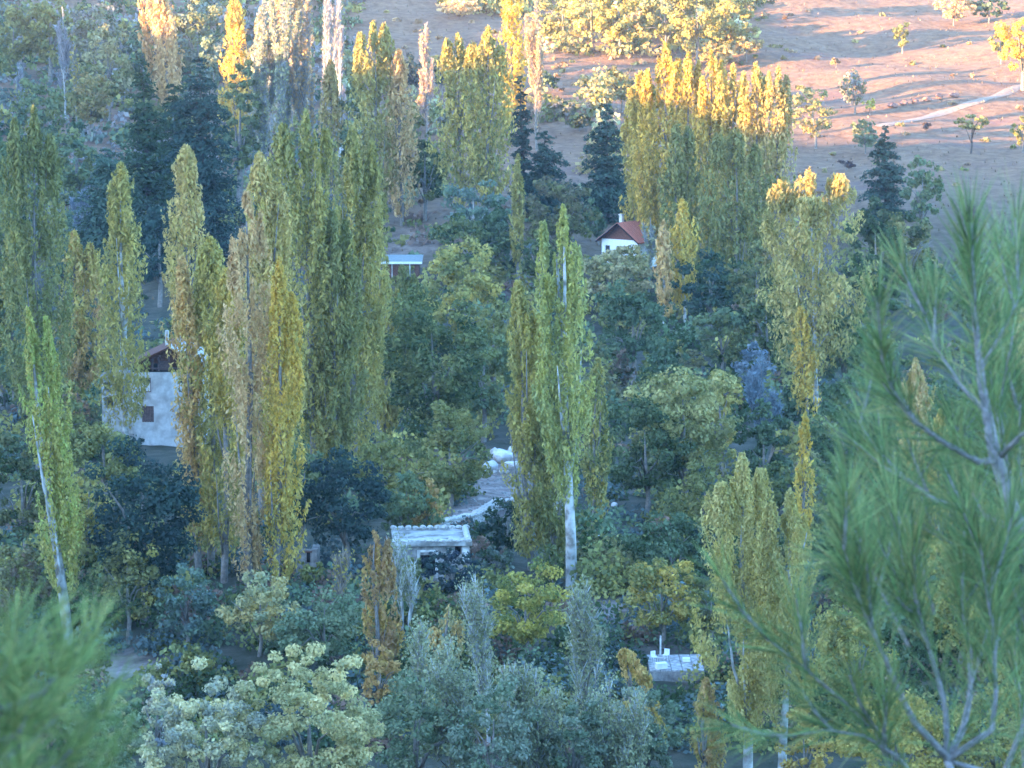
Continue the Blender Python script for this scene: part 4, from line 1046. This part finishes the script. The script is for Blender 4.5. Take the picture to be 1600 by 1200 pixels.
S('lilac grey bush at the foot of the thin pinkish bare poplar', (700, 215), (700, 175), 40, mixc(GY, BRN, .3), MG, gap=.3)

# ------------------------------------------------------------ scrub and ground cover: too many to count
CLEAR = [(775, 765, 34, 45), (725, 812, 45, 18), (950, 852, 18, 20), (950, 965, 26, 20), (1060, 1050, 50, 40), (190, 1050, 60, 25), (262, 700, 70, 30), (690, 905, 60, 30), (870, 250, 50, 60), (481, 895, 25, 20)]
def scatter(name, label, boxes, size, cols, height, mound, px=4.9, spot=1.0):
    Cs = []; Os = []; Ks = []
    for (x0, x1, y0, y1, n) in boxes:
        for _ in range(n):
            px_ = rng.uniform(x0, x1); py_ = rng.uniform(y0, y1)
            if any(((px_ - a) / c) ** 2 + ((py_ - b_) / d_) ** 2 < 1 for a, b_, c, d_ in CLEAR): continue
            g = hit(px_, py_); w = rng.uniform(*mound); h = rng.uniform(*height)
            m = int(max(14, spot * w * h / (leaf_size(g.y, px) ** 2 * .42) * 2.2))
            d = unit(m); d[:, 2] = np.abs(d[:, 2])
            c = d * (rng.random(m) ** .4)[:, None] * np.array([w, w, h]) + np.array(g)
            Cs.append(c); Os.append(d); Ks.append(np.tile(cols[rng.integers(len(cols))], (m, 1)) * rng.uniform(.75, 1.25))
    Cc = np.concatenate(Cs); O = np.concatenate(Os); K = np.concatenate(Ks)
    n = len(Cc); N_ = O * .5 + unit(n) * .6; N_ /= np.linalg.norm(N_, axis=1)[:, None]
    A = unit(n); A -= (A * N_).sum(1)[:, None] * N_; A /= np.linalg.norm(A, axis=1)[:, None]; Bv = np.cross(N_, A)
    s = (Cc[:, 1] / F / .64 * px * rng.uniform(.6, 1.3, n))[:, None]
    K = np.clip(K * np.exp(rng.normal(0, .22, n))[:, None], .005, .9)
    o = quad_mesh(name, Cc.astype(np.float32), A * s * .62, Bv * s * .42, K.astype(np.float32), M['leaf'])
    tag(o, label, kind='stuff')
scatter('hillside_scrub', 'dense scrub covering the far left hillside', [(-20, 560, 20, 400, 900), (-20, 560, -30, 130, 420)], None, [MG, TEAL, mixc(BLG, MG, .5), mixc(GY, BRN, .4), OL, DG], (1.2, 3.2), (1.2, 2.8))
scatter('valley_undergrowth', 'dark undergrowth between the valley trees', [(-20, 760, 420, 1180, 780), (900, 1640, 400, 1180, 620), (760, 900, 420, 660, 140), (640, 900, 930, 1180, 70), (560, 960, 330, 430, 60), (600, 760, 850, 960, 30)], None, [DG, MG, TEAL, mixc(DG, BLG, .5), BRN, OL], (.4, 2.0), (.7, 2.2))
scatter('valley_thicket', 'thicket of low trees filling the gaps of the valley', [(600, 1260, 430, 690, 170), (0, 250, 620, 1000, 60), (1000, 1300, 690, 900, 40), (915, 1010, 868, 935, 16), (460, 700, 700, 830, 30), (1300, 1620, 420, 1100, 60), (1240, 1420, 340, 440, 16)], None, [MG, DG, TEAL, OL, mixc(MG, YG, .4), mixc(MG, BRN, .3)], (1.6, 4.2), (1.2, 2.6), px=5.0)
scatter('thicket_scrub', 'low scrub filling the thicket above the shaded band', [(850, 1175, 2, 88, 150), (690, 860, -5, 24, 40), (540, 700, 100, 330, 50), (840, 960, 130, 330, 26)], None, [mixc(YG, SAGE, .5), SAGE, MG, OL, mixc(TAN, MG, .5)], (2.0, 4.5), (1.6, 3.2))
scatter('slope_scrub', 'low dry tufts and scrub on the open slope', [(560, 1240, 10, 330, 300), (1240, 1620, 5, 330, 36), (860, 1180, 20, 110, 60)], None, [mixc(TAN, BRN, .6), mixc(TAN, BRN, .8), mixc(MG, TAN, .3), MG, mixc(ORG, BRN, .6)], (.2, .6), (.3, .9))
def dry_grass():
    n = 5000
    C_ = []
    y = rng.uniform(330, 640, n); x = rng.uniform(-.2, .2, n) * y
    z = ground(x, y); c = np.stack([x, y, z + .12], 1)
    U = unit(n) * .08 + np.array([0, 0, .3]); Wv = unit(n); Wv[:, 2] = 0; Wv *= .16
    col = np.array((.20, .135, .085))[None] * np.exp(rng.normal(0, .25, n))[:, None]
    o = quad_mesh('dry_grass', c.astype(np.float32), U, Wv, col.astype(np.float32), M['leaf']); tag(o, 'dry grass tufts on the open hillside', kind='stuff')
dry_grass()

# ------------------------------------------------------------ near pines
def needles(parent, paths, length, n_per_m, width, cols, fwd=(.35, 1.15), bare=0.0):
    """long thin three-sided needles along shoots; paths are lists of points in the parent's space"""
    Vs = []; nr = 3; cls = []
    Fc = []
    for pts, dn in paths:
        pts = [np.array(p) for p in pts]
        seg = [np.linalg.norm(b - a) for a, b in zip(pts, pts[1:])]; tot = sum(seg)
        n = int(n_per_m * tot * dn) + 4
        for _ in range(n):
            u = bare + (1 - bare) * rng.random() ** .8; d = u * tot; i = 0
            while i < len(seg) - 1 and d > seg[i]: d -= seg[i]; i += 1
            p = pts[i] + (pts[i + 1] - pts[i]) * min(d / seg[i], 1)
            t = (pts[i + 1] - pts[i]) / seg[i]
            r = rng.normal(size=3); r -= r @ t * t; r /= np.linalg.norm(r)
            ang = rng.uniform(*fwd) * (1.05 - .55 * u)
            dr = t * math.cos(ang) + r * math.sin(ang)
            L = length * rng.uniform(.72, 1.12)
            bend = np.array([0, 0, -1]) * L * rng.uniform(.0, .10) + t * L * .08
            s = np.cross(dr, unit(1)[0]); s /= np.linalg.norm(s); q = np.cross(dr, s)
            p0 = p; p1 = p + dr * L * .5 + bend * .2; p2 = p + dr * L + bend
            w = width / 2
            k = len(Vs)
            for pp, ww in ((p0, w * .8), (p1, w)):
                for m in range(3):
                    a = m * 2.094; Vs.append(pp + (s * math.cos(a) + q * math.sin(a)) * ww)
            Vs.append(p2)
            Fc.extend([(k, k + 1, k + 4, k + 3), (k + 1, k + 2, k + 5, k + 4), (k + 2, k, k + 3, k + 5), (k + 3, k + 4, k + 6), (k + 4, k + 5, k + 6), (k + 5, k + 3, k + 6)])
            c = np.array(cols[rng.integers(len(cols))]) * math.exp(rng.normal(0, .18)); cls += [c] * 7
    me = bpy.data.meshes.new('needles'); me.from_pydata([tuple(v) for v in Vs], [], Fc); me.update()
    ca = me.attributes.new('leaf_colour', 'FLOAT_COLOR', 'POINT'); c4 = np.ones((len(Vs), 4), np.float32); c4[:, :3] = np.array(cls); ca.data.foreach_set('color', c4.ravel())
    me.materials.append(M['needle'])
    o = bpy.data.objects.new('needles', me); COL.objects.link(o); o.parent = parent; o['kind'] = 'stuff'; return o

def near_pine():
    Y0 = 6.2
    gx = at(1705, 1200, Y0).x
    base = Vector((gx, Y0, float(ground(gx, Y0))))
    e = empty('pine_tree', base); tag(e, 'young long-needled pine close to the camera filling the right side', 'pine')
    def q(px, py, dy=0.0): return at(px, py, Y0 + dy) - base
    tk = [(1516, 338), (1519, 400), (1522, 480), (1534, 600), (1552, 700), (1570, 760), (1592, 830), (1622, 950), (1660, 1080), (1705, 1250)]
    tp = [q(*p) for p in tk] + [Vector((.03, 0, -.1))]; tr = [.003, .004, .006, .009, .014, .015, .018, .022, .026, .03, .05]
    m = MB(); m.tube(tp, tr, 10); tko = m.build('trunk', M['bark_pine'], e, True)
    m = MB(); m.tube([tp[0] - Vector((0, 0, .012)), tp[0] + Vector((0, 0, .02)), tp[0] + Vector((0, 0, .035))], [.006, .008, .001], 6); m.build('bud', M['bark_dark'], tko)
    NC = [(.12, .19, .07), (.18, .26, .09), (.09, .14, .055), (.27, .34, .12), (.28, .26, .10)]
    NL = .14
    def limb(pts, r0, dens, dys=0.0, dye=0.0, shoots=2, sl=.16, needle=True, bare=0.0):
        n = len(pts); P_ = [q(p[0], p[1], dys + (dye - dys) * i / (n - 1)) for i, p in enumerate(pts)]
        mm = MB(); mm.tube(P_, [max(.002, r0 * .75 * (1 - i / n)) for i in range(n)], 7); br = mm.build('branch', M['bark_pine'], e, True)
        paths = [(P_[max(0, int(n * bare)):], dens)] if needle else []
        sh = MB()
        for k in range(shoots):
            i = rng.integers(max(0, n // 3), n - 1); a = P_[i].lerp(P_[i + 1], rng.random()); d = (P_[i + 1] - P_[i]).normalized()
            d = (d + Vector(rng.normal(0, .45, 3)) + Vector((0, 0, .35))).normalized(); L = sl * rng.uniform(.7, 1.3)
            b = a + d * L * .5; c = b + (d + Vector((0, 0, .25))).normalized() * L * .5
            sh.tube([a, b, c], [.004, .0035, .002], 5); paths.append(([a, b, c], dens * 1.15))
        if shoots: sh.build('twigs', M['bark_pine'], br)['kind'] = 'stuff'
        if paths: needles(br, paths, NL, 330, .0019, NC, fwd=(.3, 1.15))
        return br
    # leader and upper whorls
    needles(tko, [([q(1530, 590), q(1524, 500), q(1518, 400), q(1516, 345)], 1.6)], NL * 1.05, 420, .0024, NC, fwd=(.3, 1.2))
    needles(tko, [([q(1590, 830), q(1562, 740), q(1536, 610)], .35)], NL, 420, .0024, NC, fwd=(.5, 1.4))
    limb([(1560, 718), (1530, 722), (1472, 690), (1425, 655), (1395, 610), (1380, 570), (1376, 540)], .011, 1.1, 0, -.25, 3)
    limb([(1560, 716), (1590, 685), (1630, 650), (1680, 600)], .010, 1.0, 0, -.15, 2)
    limb([(1592, 826), (1572, 822), (1515, 795), (1462, 782), (1412, 745), (1368, 700), (1340, 655)], .013, 1.0, 0, .3, 4)
    limb([(1542, 812), (1530, 790), (1518, 765)], .006, .6, .05, .1, 0)
    limb([(1592, 826), (1620, 790), (1660, 740), (1700, 700)], .012, .9, 0, .2, 2)
    limb([(1600, 860), (1580, 760), (1560, 640), (1580, 540), (1590, 460)], .009, 1.0, .2, .45, 3)
    limb([(1545, 650), (1500, 600), (1460, 540), (1440, 470)], .008, 1.0, .05, .3, 3)
    limb([(1530, 580), (1560, 530), (1590, 470), (1610, 410)], .007, 1.0, 0, .2, 2)
    # big lower branch that leaves the trunk off to the right and forks
    limb([(1690, 1240), (1620, 1230), (1550, 1210), (1480, 1188)], .020, 0, 0, -.35, 0, needle=False)
    limb([(1482, 1186), (1430, 1130), (1408, 1088), (1388, 1040), (1366, 990), (1345, 940), (1325, 880), (1310, 820)], .011, 1.0, -.35, -.5, 5)
    limb([(1480, 1188), (1478, 1110), (1466, 1060), (1450, 1005), (1428, 960), (1414, 900), (1405, 840), (1403, 790)], .009, 1.1, -.35, -.2, 5)
    limb([(1480, 1188), (1506, 1135), (1516, 1085), (1516, 1020), (1505, 960), (1500, 900)], .012, 1.0, -.35, -.1, 5)
    limb([(1482, 1186), (1550, 1140), (1556, 1080), (1552, 1000), (1548, 930), (1552, 880)], .010, 1.0, -.35, -.3, 5)
    limb([(1480, 1188), (1500, 1240), (1460, 1260), (1400, 1230), (1368, 1138), (1312, 1092), (1262, 1048), (1218, 1012), (1196, 996)], .011, .9, -.35, -.55, 4, bare=.35)
    limb([(1258, 1044), (1254, 1010), (1250, 962)], .005, 1.0, -.53, -.55, 0)
    limb([(1620, 950), (1590, 920), (1540, 880), (1490, 850), (1450, 830), (1420, 780)], .009, .9, .1, .5, 3)
    limb([(1560, 1230), (1600, 1130), (1610, 1040), (1600, 960), (1590, 900)], .009, 1.0, -.2, .0, 4)
    limb([(1440, 1230), (1400, 1180), (1350, 1150), (1290, 1140), (1240, 1150)], .007, .9, -.4, -.6, 3)
    limb([(1420, 1010), (1380, 930), (1350, 860), (1330, 780), (1318, 720)], .006, 1.1, -.1, .3, 4)
    limb([(1590, 640), (1570, 560), (1560, 500), (1565, 440)], .006, 1.0, .4, .6, 3)
    limb([(1610, 860), (1600, 780), (1590, 700), (1595, 620)], .006, 1.1, .4, .6, 4)
    limb([(1500, 900), (1490, 820), (1480, 740), (1490, 660)], .006, 1.0, .4, .6, 4)
    limb([(1560, 1000), (1540, 900), (1530, 820), (1520, 760)], .006, 1.1, .3, .5, 4)
    limb([(1600, 1200), (1595, 1100), (1585, 1020), (1590, 940)], .006, 1.1, .3, .5, 4)
    limb([(1460, 960), (1440, 880), (1400, 800), (1380, 720), (1372, 640)], .006, .9, .3, .5, 3)
near_pine()

def fluffy_pine():
    Y0 = 3.4
    gx = at(10, 1200, Y0).x; base = Vector((gx, Y0, float(ground(gx, Y0))))
    e = empty('pine_tree', base); tag(e, 'soft blurry young pine in the bottom left corner', 'pine')
    def q(px, py, dy=0.0): return at(px, py, Y0 + dy) - base
    top = q(-20, 985)
    m = MB(); m.tube([Vector((0, 0, -.1)), Vector((0, 0, .4)), top * .6, top], [.06, .05, .03, .006], 8); m.build('trunk', M['bark_pine'], e, True)
    NC = [(.19, .27, .09), (.25, .33, .11), (.14, .20, .07), (.34, .40, .14), (.34, .32, .12)]
    H = top.z
    k = 0
    for i in range(60):
        t = .62 + .36 * (i / 60); a = i * 2.4; L = ((1 - t) ** .75 * .33 + .03) * rng.uniform(.6, 1.35)
        p0 = top * t; d = Vector((math.cos(a), math.sin(a), 0))
        P_ = [p0, p0 + d * L * .4 + Vector((0, 0, L * .12)), p0 + d * L * .75 + Vector((0, 0, L * .3)), p0 + d * L + Vector((0, 0, L * .58))]
        mm = MB(); mm.tube(P_, [.007, .005, .004, .002], 5); br = mm.build('branch', M['bark_pine'], e, True)
        paths = [(P_, 1.0)]
        for j in range(4):
            b = P_[1].lerp(P_[3], rng.random()); dd = (d + Vector(rng.normal(0, .6, 3)) + Vector((0, 0, .8))).normalized()
            paths.append(([b, b + dd * .04, b + dd * .08 + Vector((0, 0, .02))], 1.3))
        needles(br, paths, .065, 330, .0014, NC, fwd=(.3, 1.3))
fluffy_pine()

# ------------------------------------------------------------ evening haze in the valley
def haze():
    m = MB(); m.box(-560, 660, -40, 1380, -60, 130)
    mt = bpy.data.materials.new('thin_haze'); mt.use_nodes = True; nt = mt.node_tree; nt.nodes.clear()
    v = nt.nodes.new('ShaderNodeVolumePrincipled'); v.inputs['Color'].default_value = (.72, .83, 1.0, 1); v.inputs['Density'].default_value = HAZE
    v.inputs['Anisotropy'].default_value = .0
    o = nt.nodes.new('ShaderNodeOutputMaterial'); nt.links.new(v.outputs[0], o.inputs['Volume'])
    h = m.build('haze', mt); tag(h, 'thin bluish evening haze', kind='stuff')
HAZE = 0.00009
if HAZE_ON: haze()
